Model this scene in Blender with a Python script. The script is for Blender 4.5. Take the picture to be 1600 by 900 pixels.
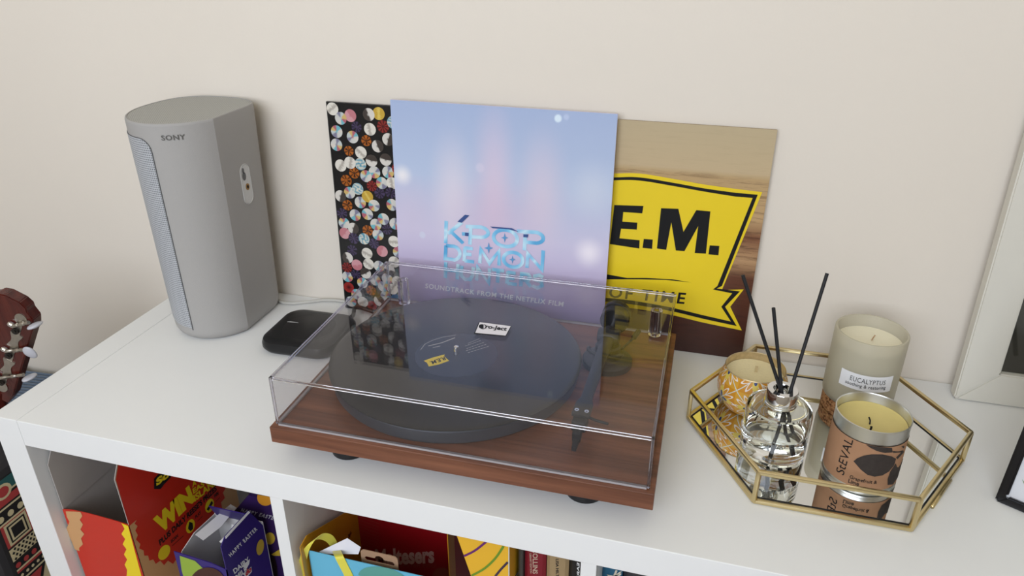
import bpy, bmesh, math, random
from mathutils import Vector, Matrix
R = math.radians
scene = bpy.context.scene
for o in list(bpy.data.objects):
    bpy.data.objects.remove(o)
C = scene.collection

# ------------------------------------------------------------------ camera, light, exposure
CAM = Vector((0.8069, -0.9372, 0.5403))
EUL = (R(63.6827), R(-0.0576), R(15.5013))
FPX = 1167.93
cd = bpy.data.cameras.new('camera')
cam = bpy.data.objects.new('camera', cd); C.objects.link(cam)
cam.location = CAM; cam.rotation_euler = EUL
cd.sensor_width = 36.0; cd.lens = 36.0 * FPX / 1600.0; cd.clip_start = 0.01
scene.camera = cam
CR = cam.rotation_euler.to_matrix()

world = bpy.data.worlds.new('world'); scene.world = world; world.use_nodes = True
bg = world.node_tree.nodes['Background']
bg.inputs[0].default_value = (0.78, 0.88, 1.0, 1); bg.inputs[1].default_value = 1.0

vs = scene.view_settings
scene.cycles.max_bounces = 16; scene.cycles.transmission_bounces = 16; scene.cycles.glossy_bounces = 8; scene.cycles.transparent_max_bounces = 24
vs.view_transform = 'Standard'; vs.look = 'None'; vs.exposure = 0.0; vs.gamma = 1.0; vs.use_curve_mapping = False

FLOOR, CEIL = -0.77, 1.65
XL, XR, YF = -1.7, 2.7, -2.1
WIN_A = (-0.45, 1.25, 0.40, 1.60)     # x0 x1 z0 z1 in the wall behind the camera
def area(name, loc, rot, sx, sy, power, col):
    l = bpy.data.lights.new(name, 'AREA'); l.shape = 'RECTANGLE'; l.size = sx; l.size_y = sy
    l.energy = power; l.color = col
    o = bpy.data.objects.new(name, l); C.objects.link(o); o.location = loc; o.rotation_euler = rot
    return o
area('daylight_front_window', ((WIN_A[0]+WIN_A[1])/2, YF+0.02, (WIN_A[2]+WIN_A[3])/2), (R(90), 0, 0), WIN_A[1]-WIN_A[0], WIN_A[3]-WIN_A[2], 33, (0.84, 0.90, 1.0))

# ------------------------------------------------------------------ pixel helpers (1600x900)
def ray(u, v):
    return CR @ Vector(((u-800)/FPX, (450-v)/FPX, -1.0))
def hit(uv, P, n):
    d = ray(*uv); P = Vector(P); n = Vector(n)
    return CAM + d * ((P-CAM).dot(n) / d.dot(n))
def hit_cyl(uv, c, r):
    d = ray(*uv); ox, oy = CAM.x-c[0], CAM.y-c[1]
    a = d.x*d.x+d.y*d.y; b = 2*(ox*d.x+oy*d.y); cc = ox*ox+oy*oy-r*r
    t = (-b-math.sqrt(max(0, b*b-4*a*cc)))/(2*a)
    return CAM + d*t

# ------------------------------------------------------------------ materials
def S(r, g, b):
    f = lambda c: (c/255/12.92) if c <= 10 else ((c/255+0.055)/1.055)**2.4
    return (f(r), f(g), f(b), 1.0)
MATS = {}
def mat(name, col, rough=0.5, metal=0.0, spec=0.5, noise=0.0, nscale=40.0, bump=0.0, bscale=200.0, coat=0.0, sheen=0.0, trans=0.0, ior=1.45):
    if name in MATS: return MATS[name]
    m = bpy.data.materials.new(name); m.use_nodes = True
    nt = m.node_tree; b = nt.nodes['Principled BSDF']
    b.inputs['Base Color'].default_value = col; b.inputs['Roughness'].default_value = rough
    b.inputs['Metallic'].default_value = metal; b.inputs['Specular IOR Level'].default_value = spec
    b.inputs['IOR'].default_value = ior
    if coat: b.inputs['Coat Weight'].default_value = coat; b.inputs['Coat Roughness'].default_value = 0.08
    if sheen: b.inputs['Sheen Weight'].default_value = sheen
    if trans: b.inputs['Transmission Weight'].default_value = trans
    tc = nt.nodes.new('ShaderNodeTexCoord')
    if noise:
        n = nt.nodes.new('ShaderNodeTexNoise'); n.inputs['Scale'].default_value = nscale; n.inputs['Detail'].default_value = 4
        nt.links.new(tc.outputs['Object'], n.inputs['Vector'])
        mx = nt.nodes.new('ShaderNodeMix'); mx.data_type = 'RGBA'
        mx.inputs['A'].default_value = tuple(c*(1-noise) for c in col[:3])+(1,)
        mx.inputs['B'].default_value = tuple(min(1, c*(1+noise)) for c in col[:3])+(1,)
        nt.links.new(n.outputs['Fac'], mx.inputs['Factor']); nt.links.new(mx.outputs['Result'], b.inputs['Base Color'])
    if bump:
        n2 = nt.nodes.new('ShaderNodeTexNoise'); n2.inputs['Scale'].default_value = bscale; n2.inputs['Detail'].default_value = 3
        nt.links.new(tc.outputs['Object'], n2.inputs['Vector'])
        bp = nt.nodes.new('ShaderNodeBump'); bp.inputs['Strength'].default_value = bump; bp.inputs['Distance'].default_value = 0.001
        nt.links.new(n2.outputs['Fac'], bp.inputs['Height']); nt.links.new(bp.outputs['Normal'], b.inputs['Normal'])
    MATS[name] = m
    return m
def pm(*rgb, rough=0.45, **k):
    """printed card / plain colour"""
    return mat('print_%d_%d_%d_%d' % (*rgb, int(rough*100)), S(*rgb), rough, **k)
def ramp(nt, stops, interp='LINEAR'):
    r = nt.nodes.new('ShaderNodeValToRGB'); e = r.color_ramp.elements; r.color_ramp.interpolation = interp
    e[0].position, e[0].color = stops[0]; e[1].position, e[1].color = stops[-1]
    for p, c in stops[1:-1]:
        x = e.new(p); x.color = c
    return r
def clear(name, tint, ior=1.49, rough=0.0):
    """thin clear plastic / glass sheet: Fresnel mix of transparency and mirror reflection"""
    m = bpy.data.materials.new(name); m.use_nodes = True; nt = m.node_tree; nt.nodes.clear()
    out = nt.nodes.new('ShaderNodeOutputMaterial'); mx = nt.nodes.new('ShaderNodeMixShader')
    tr = nt.nodes.new('ShaderNodeBsdfTransparent'); tr.inputs[0].default_value = tint
    gl = nt.nodes.new('ShaderNodeBsdfGlossy'); gl.inputs['Roughness'].default_value = rough
    # Schlick Fresnel on |cos|, so both faces of the sheet reflect alike
    lw = nt.nodes.new('ShaderNodeLayerWeight'); lw.inputs[0].default_value = 0.5
    pw = nt.nodes.new('ShaderNodeMath'); pw.operation = 'POWER'; pw.inputs[1].default_value = 5.0
    f0 = ((ior-1)/(ior+1))**2
    ma = nt.nodes.new('ShaderNodeMath'); ma.operation = 'MULTIPLY_ADD'; ma.inputs[1].default_value = 1-f0; ma.inputs[2].default_value = f0
    nt.links.new(lw.outputs['Facing'], pw.inputs[0]); nt.links.new(pw.outputs[0], ma.inputs[0]); nt.links.new(ma.outputs[0], mx.inputs[0])
    nt.links.new(tr.outputs[0], mx.inputs[1]); nt.links.new(gl.outputs[0], mx.inputs[2])
    nt.links.new(mx.outputs[0], out.inputs[0])
    return m
def wood(name, cols, axis, scale=1.0, rough=0.4, coords='Object'):
    m = bpy.data.materials.new(name); m.use_nodes = True; nt = m.node_tree; b = nt.nodes['Principled BSDF']
    tc = nt.nodes.new('ShaderNodeTexCoord'); mp = nt.nodes.new('ShaderNodeMapping')
    s = [70*scale]*3; s[axis] = 3.0*scale
    mp.inputs['Scale'].default_value = s
    nt.links.new(tc.outputs[coords], mp.inputs[0])
    n = nt.nodes.new('ShaderNodeTexNoise'); n.inputs['Scale'].default_value = 1.0; n.inputs['Detail'].default_value = 8; n.inputs['Roughness'].default_value = 0.65
    nt.links.new(mp.outputs[0], n.inputs['Vector'])
    r = ramp(nt, [(0.3, cols[0]), (0.5, cols[1]), (0.72, cols[2])])
    nt.links.new(n.outputs['Fac'], r.inputs[0]); nt.links.new(r.outputs[0], b.inputs['Base Color'])
    b.inputs['Roughness'].default_value = rough
    bp = nt.nodes.new('ShaderNodeBump'); bp.inputs['Strength'].default_value = 0.15; bp.inputs['Distance'].default_value = 0.0005
    nt.links.new(n.outputs['Fac'], bp.inputs['Height']); nt.links.new(bp.outputs['Normal'], b.inputs['Normal'])
    return m

M_WALL = mat('painted_wall', S(229, 220, 208), 0.75, spec=0.25, noise=0.012, nscale=6, bump=0.12, bscale=260)
M_CEIL = mat('painted_ceiling', S(240, 233, 212), 0.85, spec=0.2)
M_FLOOR = mat('pale_carpet', S(206, 202, 200), 0.95, spec=0.1, noise=0.15, nscale=300, bump=0.5, bscale=600)
M_SHELF = mat('white_foil', S(236, 236, 235), 0.38, spec=0.4, noise=0.01, nscale=20, bump=0.03, bscale=400)
M_CHROME = mat('chrome', (0.82, 0.82, 0.82, 1), 0.09, 1.0)
M_ALU = mat('brushed_tin', (0.62, 0.62, 0.60, 1), 0.32, 1.0, noise=0.06, nscale=60)
M_GOLD = mat('brass', S(214, 196, 150), 0.28, 1.0, noise=0.05, nscale=50)
M_BLACK = mat('black_plastic', (0.012, 0.012, 0.013, 1), 0.35, spec=0.4)
M_SATIN = mat('satin_black', (0.02, 0.02, 0.022, 1), 0.55, spec=0.3)
M_INK = mat('black_ink', (0.012, 0.012, 0.013, 1), 0.6, spec=0.2)
M_WHITEINK = mat('white_ink', S(235, 235, 235), 0.6, spec=0.2)
M_GREYCARD = mat('grey_card', S(186, 178, 172), 0.85, spec=0.15, noise=0.03, nscale=60)
M_KRAFT = mat('kraft_paper', S(168, 128, 98), 0.8, spec=0.2, noise=0.07, nscale=90)

# ------------------------------------------------------------------ object helpers
def empty(name, loc):
    o = bpy.data.objects.new(name, None); C.objects.link(o); o.location = loc; o.empty_display_size = 0.02
    return o
def tag(o, label=None, cat=None, group=None, kind=None):
    if label: o['label'] = label
    if cat: o['category'] = cat
    if group: o['group'] = group
    if kind: o['kind'] = kind
    return o
def thing(name, loc, label, cat, group=None):
    return tag(empty(name, loc), label, cat, group)
def wmat(o):
    m = Matrix.Identity(4)
    while o is not None:
        m = (o.matrix_parent_inverse @ Matrix.Translation(o.location)) @ m
        o = o.parent
    return m
def link(name, me, m, parent=None, smooth=False):
    ob = bpy.data.objects.new(name, me); C.objects.link(ob)
    for x in (m if isinstance(m, (list, tuple)) else [m]): me.materials.append(x)
    if smooth:
        me.polygons.foreach_set('use_smooth', [True]*len(me.polygons))
    if parent is not None:
        ob.parent = parent
        ob.matrix_parent_inverse = wmat(parent).inverted()
    return ob
def obj(name, bm, m, parent=None, smooth=False, autosmooth=None):
    bmesh.ops.recalc_face_normals(bm, faces=bm.faces)
    me = bpy.data.meshes.new(name); bm.to_mesh(me); bm.free()
    ob = link(name, me, m, parent, smooth)
    if autosmooth is not None:
        me.set_sharp_from_angle(angle=R(autosmooth))
    return ob
def B(): return bmesh.new()
def box(bm, x0, x1, y0, y1, z0, z1, fn=None, bev=0.0):
    t = bmesh.new()
    bmesh.ops.create_cube(t, size=1)
    for v in t.verts:
        v.co = Vector((x0+(v.co.x+.5)*(x1-x0), y0+(v.co.y+.5)*(y1-y0), z0+(v.co.z+.5)*(z1-z0)))
    if bev: bmesh.ops.bevel(t, geom=t.edges[:], offset=bev, segments=2, affect='EDGES', profile=0.5)
    merge(bm, t, fn)
def merge(bm, t, fn=None):
    vm = {}
    for v in t.verts:
        vm[v] = bm.verts.new(fn(v.co) if fn else v.co)
    for f in t.faces:
        try: bm.faces.new([vm[v] for v in f.verts])
        except ValueError: pass
    t.free()
def lathe(bm, prof, c=(0, 0), seg=48, fn=None, closed=False):
    rings = []
    for r, z in prof:
        if r < 1e-6: rings.append([bm.verts.new((c[0], c[1], z))])
        else: rings.append([bm.verts.new((c[0]+r*math.cos(2*math.pi*k/seg), c[1]+r*math.sin(2*math.pi*k/seg), z)) for k in range(seg)])
    n = len(rings)
    for i in range(n if closed else n-1):
        a, b = rings[i], rings[(i+1) % n]
        for k in range(seg):
            k2 = (k+1) % seg
            if len(a) == 1 and len(b) == 1: continue
            if len(a) == 1: bm.faces.new((a[0], b[k], b[k2]))
            elif len(b) == 1: bm.faces.new((a[k], a[k2], b[0]))
            else: bm.faces.new((a[k], a[k2], b[k2], b[k]))
    if fn:
        for rg in rings:
            for v in rg: v.co = fn(v.co)
def tube(bm, pts, r, seg=10, closed=False, flat=None, cap=True):
    """round tube along pts; r may be a list; flat=(w,t) makes a ribbon-like oval"""
    pts = [Vector(p) for p in pts]; n = len(pts)
    rr = r if isinstance(r, (list, tuple)) else [r]*n
    rings = []; ref = None
    for i, p in enumerate(pts):
        if closed: d = pts[(i+1) % n]-pts[i-1]
        else: d = pts[min(i+1, n-1)]-pts[max(i-1, 0)]
        d.normalize()
        if ref is None:
            ref = Vector((0, 0, 1)) if abs(d.z) < 0.9 else Vector((1, 0, 0))
        u = (ref - d*ref.dot(d)).normalized(); w = d.cross(u); ref = u
        rings.append([bm.verts.new(p + (u*math.cos(2*math.pi*k/seg)+w*math.sin(2*math.pi*k/seg))*rr[i]) for k in range(seg)])
    for i in range(n if closed else n-1):
        a, b = rings[i], rings[(i+1) % n]
        for k in range(seg):
            bm.faces.new((a[k], a[(k+1) % seg], b[(k+1) % seg], b[k]))
    if not closed and cap:
        bm.faces.new(rings[0]); bm.faces.new(rings[-1])
class Fr:
    """flat frame: origin, two in-plane axes, outward normal"""
    def __init__(s, o, u, v):
        s.o = Vector(o); s.u = Vector(u).normalized(); s.v = Vector(v).normalized(); s.n = s.u.cross(s.v).normalized()
    def __call__(s, a, b, c=0.0): return s.o+s.u*a+s.v*b+s.n*c
    def px(s, u, v):
        p = hit((u, v), s.o, s.n)-s.o
        return (p.dot(s.u), p.dot(s.v))
def prism(bm, poly, fr, c0, c1):
    a = [bm.verts.new(fr(x, y, c0)) for x, y in poly]; b = [bm.verts.new(fr(x, y, c1)) for x, y in poly]
    bm.faces.new(a); bm.faces.new(b)
    for i in range(len(poly)):
        j = (i+1) % len(poly); bm.faces.new((a[i], a[j], b[j], b[i]))
def flat(bm, poly, fr, c=0.0004):
    bm.faces.new([bm.verts.new(fr(x, y, c)) for x, y in poly])
def circ(cx, cy, r, n=20, ry=None):
    return [(cx+r*math.cos(2*math.pi*k/n), cy+(ry or r)*math.sin(2*math.pi*k/n)) for k in range(n)]
def rrect(x0, x1, y0, y1, r, n=5):
    out = []
    for cx, cy, a in ((x1-r, y1-r, 0), (x0+r, y1-r, 90), (x0+r, y0+r, 180), (x1-r, y0+r, 270)):
        for k in range(n+1):
            t = R(a+90*k/n); out.append((cx+r*math.cos(t), cy+r*math.sin(t)))
    return out
def zig(p, q, n, amp):
    """zigzag points from p to q, teeth to the left of the direction"""
    dx, dy = q[0]-p[0], q[1]-p[1]; L = math.hypot(dx, dy); nx, ny = -dy/L, dx/L
    out = []
    for k in range(n):
        out.append((p[0]+dx*k/n, p[1]+dy*k/n)); t = (k+.5)/n
        out.append((p[0]+dx*t+nx*amp, p[1]+dy*t+ny*amp))
    out.append(q)
    return out
FONT = {}
def glyphs(s, bold=0.0, spacing=1.0, shear=0.0):
    key = (s, bold, spacing, shear)
    if key in FONT: return FONT[key]
    cu = bpy.data.curves.new('lettering_source', 'FONT'); cu.body = s; cu.size = 1.0; cu.offset = bold
    cu.space_character = spacing; cu.shear = shear; cu.resolution_u = 3
    ob = bpy.data.objects.new('lettering_source', cu); C.objects.link(ob)
    dg = bpy.context.evaluated_depsgraph_get()
    me = bpy.data.meshes.new_from_object(ob.evaluated_get(dg))
    vs_ = [(v.co.x, v.co.y) for v in me.vertices]; fs = [tuple(p.vertices) for p in me.polygons]
    bpy.data.objects.remove(ob); bpy.data.curves.remove(cu); bpy.data.meshes.remove(me)
    x0 = min(v[0] for v in vs_); x1 = max(v[0] for v in vs_); y0 = min(v[1] for v in vs_); y1 = max(v[1] for v in vs_)
    FONT[key] = ([((x-x0)/(x1-x0), (y-y0)/(y1-y0)) for x, y in vs_], fs)
    return FONT[key]
def text_map(bm, s, fn, bold=0.0, spacing=1.0, shear=0.0):
    vs_, fs = glyphs(s, bold, spacing, shear)
    v = [bm.verts.new(fn(x, y)) for x, y in vs_]
    for f in fs:
        try: bm.faces.new([v[i] for i in f])
        except ValueError: pass
def text(bm, s, fr, bl, br, tl, bold=0.0, spacing=1.0, shear=0.0, c=0.0006):
    """lettering fitted into the parallelogram bl, br, tl given in frame units"""
    text_map(bm, s, lambda x, y: fr(bl[0]+(br[0]-bl[0])*x+(tl[0]-bl[0])*y, bl[1]+(br[1]-bl[1])*x+(tl[1]-bl[1])*y, c), bold, spacing, shear)
def ptext(bm, s, fr, bl, br, tl, **k):
    """the same, with the corners given as photo pixels projected on the frame's plane"""
    text(bm, s, fr, fr.px(*bl), fr.px(*br), fr.px(*tl), **k)
def uvface(name, fr, w, h, m, parent, c=0.0003):
    me = bpy.data.meshes.new(name)
    me.from_pydata([fr(0, 0, c), fr(w, 0, c), fr(w, h, c), fr(0, h, c)], [], [(0, 1, 2, 3)])
    uv = me.uv_layers.new(name='UVMap')
    for i, p in enumerate(((0, 0), (1, 0), (1, 1), (0, 1))): uv.data[i].uv = p
    return link(name, me, m, parent)

# ------------------------------------------------------------------ the room
def struct(name, bm, m, parent=None):
    o = obj(name, bm, m, parent); o['kind'] = 'structure'; return o
bm = B(); box(bm, XL-0.1, XR+0.1, 0.0, 0.1, FLOOR-0.1, CEIL+0.1); struct('wall_back', bm, M_WALL)
bm = B(); box(bm, XL-0.1, XL, YF-0.1, 0.0, FLOOR-0.1, CEIL+0.1); struct('wall_left', bm, M_WALL)
bm = B(); box(bm, XL, XR, YF, 0.0, FLOOR-0.1, FLOOR); struct('floor', bm, M_FLOOR)
bm = B(); box(bm, XL, XR, YF, 0.0, CEIL, CEIL+0.1); struct('ceiling', bm, M_CEIL)
bm = B()   # wall behind the camera with its window opening
a0, a1, c0, c1 = WIN_A
for r in ((XL, a0, FLOOR, CEIL), (a1, XR, FLOOR, CEIL), (a0, a1, FLOOR, c0), (a0, a1, c1, CEIL)): box(bm, r[0], r[1], YF-0.1, YF, r[2], r[3])
struct('wall_front', bm, M_WALL)
bm = B(); box(bm, XR, XR+0.1, YF-0.1, 0.0, FLOOR-0.1, CEIL+0.1)
struct('wall_right', bm, M_WALL)
M_UPVC = mat('white_frame_plastic', S(240, 240, 240), 0.35)
bm = B()
for r in ((a0, a0+.05, c0, c1), (a1-.05, a1, c0, c1), (a0, a1, c0, c0+.05), (a0, a1, c1-.05, c1), ((a0+a1)/2-.03, (a0+a1)/2+.03, c0, c1)):
    box(bm, r[0], r[1], YF-.08, YF-.03, r[2], r[3])
struct('window_1', bm, M_UPVC)
bm = B(); box(bm, XL, XR, -0.014, 0.0, FLOOR, FLOOR+0.1, bev=0.003); struct('baseboard_back', bm, M_UPVC)

# ------------------------------------------------------------------ cube shelf unit
T = 0.0372; SW = 1.47; DEP = -0.39; YB = -0.0015
ku = thing('cube_shelf', (SW/2, DEP/2, FLOOR), 'white cube shelf unit with square open compartments standing against the wall', 'shelf unit')
for x0, x1 in ((0.0, 0.0386), (SW-0.0386, SW)):
    bm = B(); box(bm, x0, x1, DEP, YB, FLOOR, 0.0, bev=0.0008); obj('side_panel', bm, M_SHELF, ku)
bm = B(); box(bm, 0.0391, SW-0.0391, DEP, YB, -T, 0.0, bev=0.0008); obj('top_panel', bm, M_SHELF, ku)
bm = B(); box(bm, 0.0391, SW-0.0391, DEP, YB, FLOOR, FLOOR+T, bev=0.0008); obj('bottom_panel', bm, M_SHELF, ku)
CB = -0.3735
bm = B(); box(bm, 0.0388, SW-0.0388, DEP+0.001, YB, CB-0.016, CB, bev=0.0005); obj('middle_shelf', bm, M_SHELF, ku)
for k in range(3):
    x = 0.375+0.352*k
    for z0, z1 in ((CB, -T), (FLOOR+T, CB-0.016)):
        bm = B(); box(bm, x, x+0.016, DEP+0.001, YB, z0, z1, bev=0.0005); obj('divider', bm, M_SHELF, ku)
bm = B(); box(bm, 0.04, SW-0.04, YB-0.0005, YB+0.001, FLOOR+.02, -0.02)
# the unit has no back board: the wall shows behind (left out)
bm.free()

# ------------------------------------------------------------------ wireless speaker
SP = (0.1265, -0.0935)
M_SPK = mat('speaker_fabric_grey', S(168, 165, 162), 0.62, spec=0.3, noise=0.02, nscale=300, bump=0.25, bscale=1500)
def perforated(name, base, dark, scale, coords='UV'):
    m = bpy.data.materials.new(name); m.use_nodes = True; nt = m.node_tree; b = nt.nodes['Principled BSDF']
    tc = nt.nodes.new('ShaderNodeTexCoord'); mp = nt.nodes.new('ShaderNodeMapping'); mp.inputs['Scale'].default_value = (scale, scale, scale)
    nt.links.new(tc.outputs[coords], mp.inputs[0])
    v = nt.nodes.new('ShaderNodeTexVoronoi'); v.inputs['Scale'].default_value = 1.0; v.inputs['Randomness'].default_value = 0.0; v.voronoi_dimensions = '2D'
    nt.links.new(mp.outputs[0], v.inputs['Vector'])
    r = ramp(nt, [(0.22, dark), (0.38, base)]); nt.links.new(v.outputs['Distance'], r.inputs[0]); nt.links.new(r.outputs[0], b.inputs['Base Color'])
    b.inputs['Roughness'].default_value = 0.5; b.inputs['Specular IOR Level'].default_value = 0.3
    return m
M_GRILLE = perforated('speaker_grille', S(186, 188, 192), S(92, 95, 100), 330)
M_GTOP = perforated('speaker_top_grille', S(178, 177, 172), S(104, 104, 100), 330, 'Object')
SH = 0.313
sp = thing('speaker', (SP[0], SP[1], 0), 'tall light grey wireless speaker with flat side and perforated grille', 'speaker')
SPR, SPF = 0.083, 0.0645
def sp_r(a):
    """plan radius: a little deeper than wide, squarer towards the wall"""
    n = 2.0 if math.sin(a) < 0 else 2.8
    return (abs(math.cos(a)/0.072)**n+abs(math.sin(a)/SPR)**n)**(-1/n)
def sp_outline(flatx):
    """round plan with one flat on the +x side"""
    pts = []
    for k in range(721):
        a = R(k/2); r = sp_r(a); x, y = r*math.cos(a), r*math.sin(a)
        if x < flatx and k % 10 == 0: pts.append((x, y))
        prev = pts[-1] if pts else None
    yf = -SPR*math.sqrt(1-(flatx/0.072)**2); yb2 = SPR*(1-(flatx/0.072)**2.8)**(1/2.8)
    pts = [p for p in pts if p[0] < flatx-0.002]
    return pts+[(flatx, yf)]+[(flatx, yf+(yb2-yf)*t) for t in (.25, .5, .75, .93)]+[(flatx-.0012, yb2+.0008)]
base_o = sp_outline(SPF)
def sp_scale(z): return 0.93+0.07*(z/SH)
def sp_ring(z, inset):
    s = sp_scale(z)*(1-inset/SPR)
    return [(SP[0]+x*s, SP[1]+y*s, z) for x, y in base_o]
bm = B(); rings = []
for z, i in tuple((.016*(1-math.cos(R(9*k))), .014*(1-math.sin(R(9*k)))) for k in range(11))+((0.1, 0), (0.2, 0), (0.29, 0), (SH-0.003, 0), (SH-0.0008, .0006), (SH, .0018), (SH, .0030), (SH-0.0012, .0034)):
    rings.append([bm.verts.new(p) for p in sp_ring(z, i)])
for a, b in zip(rings, rings[1:]):
    n = len(a)
    for k in range(n): bm.faces.new((a[k], a[(k+1) % n], b[(k+1) % n], b[k]))
bm.faces.new(rings[0]); bm.faces.new(rings[-1])
body = obj('body', bm, M_SPK, sp, True, 13)
bm = B()
bm.faces.new([bm.verts.new(p) for p in sp_ring(SH-0.0006, .0036)])
obj('top_grille', bm, M_GTOP, sp)
# front grille panel (slightly proud), on the round side away from the flat
me = bpy.data.meshes.new('front_grille'); V = []; F = []; UV = []
A0, A1, NA, NZ = R(112), R(271), 48, 14
zt, zb, rc = 0.2935, 0.004, 0.016
for i in range(NA+1):
    # denser towards the ends for the rounded corners
    a = A0+(A1-A0)*(0.5-0.5*math.cos(math.pi*i/NA))
    d = min(a-A0, A1-a)*SPR
    top = zt-(rc-math.sqrt(max(0, rc*rc-(rc-min(d, rc))**2)))
    for j in range(NZ+1):
        z = zb+(top-zb)*j/NZ
        s = sp_scale(z); ins = 0.0
        if z < 0.018: ins = 0.0062*((0.018-z)/0.014)**2
        rr = sp_r(a)*s-ins+0.0009
        V.append((SP[0]+rr*math.cos(a), SP[1]+rr*math.sin(a), z)); UV.append((a*SPR, z))
for i in range(NA):
    for j in range(NZ):
        q = i*(NZ+1)+j; F.append((q, q+NZ+1, q+NZ+2, q+1))
me.from_pydata(V, [], F); uvl = me.uv_layers.new(name='UVMap')
for lp in me.loops: uvl.data[lp.index].uv = UV[lp.vertex_index]
link('front_grille', me, M_GRILLE, sp, True)
# dark seam around the grille
bm = B(); seam = []
for z in (0.019, 0.05, 0.12, 0.2, 0.26, 0.275): seam.append((A1, z))
for k in range(1, 7):
    t = k/6*math.pi/2; seam.append((A1-(rc-rc*math.cos(t))/SPR, zt-rc+rc*math.sin(t)))
for k in range(1, 30): seam.append((A1-rc/SPR-(A1-A0-2*rc/SPR)*k/29, zt))
tube(bm, [(SP[0]+(sp_r(a)*sp_scale(z)+0.0004)*math.cos(a), SP[1]+(sp_r(a)*sp_scale(z)+0.0004)*math.sin(a), z) for a, z in seam], 0.0007, 6)
obj('grille_seam', bm, mat('seam_grey', S(96, 96, 98), 0.7), sp)
# maker's name on the round front
bm = B(); rr = SPR*sp_scale(0.27)
pL = hit_cyl((253, 219.5), SP, rr); pR = hit_cyl((290, 218.5), SP, rr)
aL = math.atan2(pL.y-SP[1], pL.x-SP[0]); aR = math.atan2(pR.y-SP[1], pR.x-SP[0])
text_map(bm, 'SONY', lambda x, y: Vector((SP[0]+(sp_r(aL+(aR-aL)*x)*sp_scale(.272)+.0012)*math.cos(aL+(aR-aL)*x), SP[1]+(sp_r(aL+(aR-aL)*x)*sp_scale(.272)+.0012)*math.sin(aL+(aR-aL)*x), pL.z+(pR.z-pL.z)*x+0.0066*y)), bold=0.02, spacing=1.1)
obj('lettering', bm, mat('grey_ink', S(96, 94, 90), 0.5), sp)
# mounting recess on the flat side
fx = SP[0]+SPF*sp_scale(0.21)
frR = Fr((fx, -0.082, 0.211), (0, 1, 0), (0, 0, 1))
bm = B(); prism(bm, rrect(-.0095, .0095, -.027, .027, .0094, 8), frR, -0.004, 0.0005)
rec = obj('mount_recess', bm, mat('recess_grey', S(206, 205, 203), 0.4), sp)
bm = B()
ring_o = rrect(-.0105, .0105, -.028, .028, .0104, 8)
tube(bm, [frR(x, y, 0.0002) for x, y in ring_o], 0.0008, 6, closed=True); obj('recess_rim', bm, mat('rim_grey', S(196, 195, 192), 0.4), sp, True)
bm = B(); flat(bm, circ(-.0035, .012, .0042, 18, .0058), frR, .0009); flat(bm, circ(-.004, .020, .0024, 14, .004), frR, .0009)
obj('keyhole_slot', bm, mat('slot_dark', S(92, 92, 94), 0.4), rec)
bm = B(); prism(bm, circ(0.0005, -.004, .0037, 16, .0048), frR, 0.0, 0.0012); obj('screw_insert', bm, mat('brass_insert', S(150, 116, 70), 0.3, 1.0), rec)
bm = B(); prism(bm, circ(0.0005, -.004, .0019, 12, .0026), frR, 0.0, 0.0014); obj('insert_hole', bm, M_INK, rec)
# mains lead
bm = B()
pts = [(0.165, -0.03, 0.0035), (0.19, -0.036, 0.003), (0.205, -0.033, 0.003), (0.225, -0.022, 0.003), (0.243, -0.011, 0.003), (0.262, -0.0065, 0.003), (0.30, -0.0055, 0.003), (0.36, -0.0055, 0.003)]
tube(bm, pts, 0.0026, 8)
tag(obj('power_lead', bm, mat('grey_rubber', S(196, 193, 186), 0.5), None, True), 'pale grey lead running from the speaker to the wall', 'cable')

# ------------------------------------------------------------------ black streaming puck
pk = thing('streaming_puck', (0.283, -0.122, 0), 'flat black rounded square audio puck lying beside the speaker', 'audio device')
M_PUCK = mat('puck_plastic', (0.011, 0.011, 0.012, 1), 0.32, spec=0.4, bump=0.05, bscale=900)
cs, sn = math.cos(R(1.5)), math.sin(R(1.5))
def pk_o(x, y, z): return Vector((0.283+x*cs-y*sn, -0.122+x*sn+y*cs, z))
bm = B(); rings = []
for z, i in ((0.0, .008), (0.002, .003), (0.007, .0), (0.013, .0), (0.018, .0018), (0.0205, .0065), (0.0212, .012)):
    rings.append([bm.verts.new(pk_o(x*(1-i/.054), y*(1-i/.052), z)) for x, y in rrect(-.055, .055, -.053, .053, .024, 7)])
for a, b in zip(rings, rings[1:]):
    n = len(a)
    for k in range(n): bm.faces.new((a[k], a[(k+1) % n], b[(k+1) % n], b[k]))
bm.faces.new(rings[0]); bm.faces.new(rings[-1]); obj('case', bm, M_PUCK, pk, True, 40)
bm = B(); lathe(bm, [(0.0, .0216), (.036, .0216), (.0366, .0213), (.0366, .0205)], seg=48, fn=lambda c: pk_o(c.x, c.y, c.z))
obj('top_disc', bm, mat('puck_disc', (0.014, 0.013, 0.014, 1), 0.42, spec=0.35), pk, True, 30)
frp = Fr(pk_o(0, 0, .0216), (cs, sn, 0), (-sn, cs, 0))
bm = B()
q0 = frp.px(449, 503); q1 = frp.px(466, 504.5)
flat(bm, [(q0[0], q0[1]-.0006), (q1[0], q1[1]-.0006), (q1[0], q1[1]+.0006), (q0[0]+.004, q0[1]+.002), (q0[0], q0[1]+.0006)], frp, .0003); obj('logo_mark', bm, mat('logo_silver', S(190, 190, 190), .3), pk)
bm = B(); tube(bm, [pk_o(.034, .05, .008), pk_o(.036, .066, .010), pk_o(.03, .083, .012), (0.315, -0.030, .010), (0.335, -0.027, .004), (0.42, -0.035, .0035)], 0.0033, 8)
tag(obj('black_cable', bm, M_BLACK, None, True), 'black cable from the audio puck passing behind the turntable', 'cable')

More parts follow.
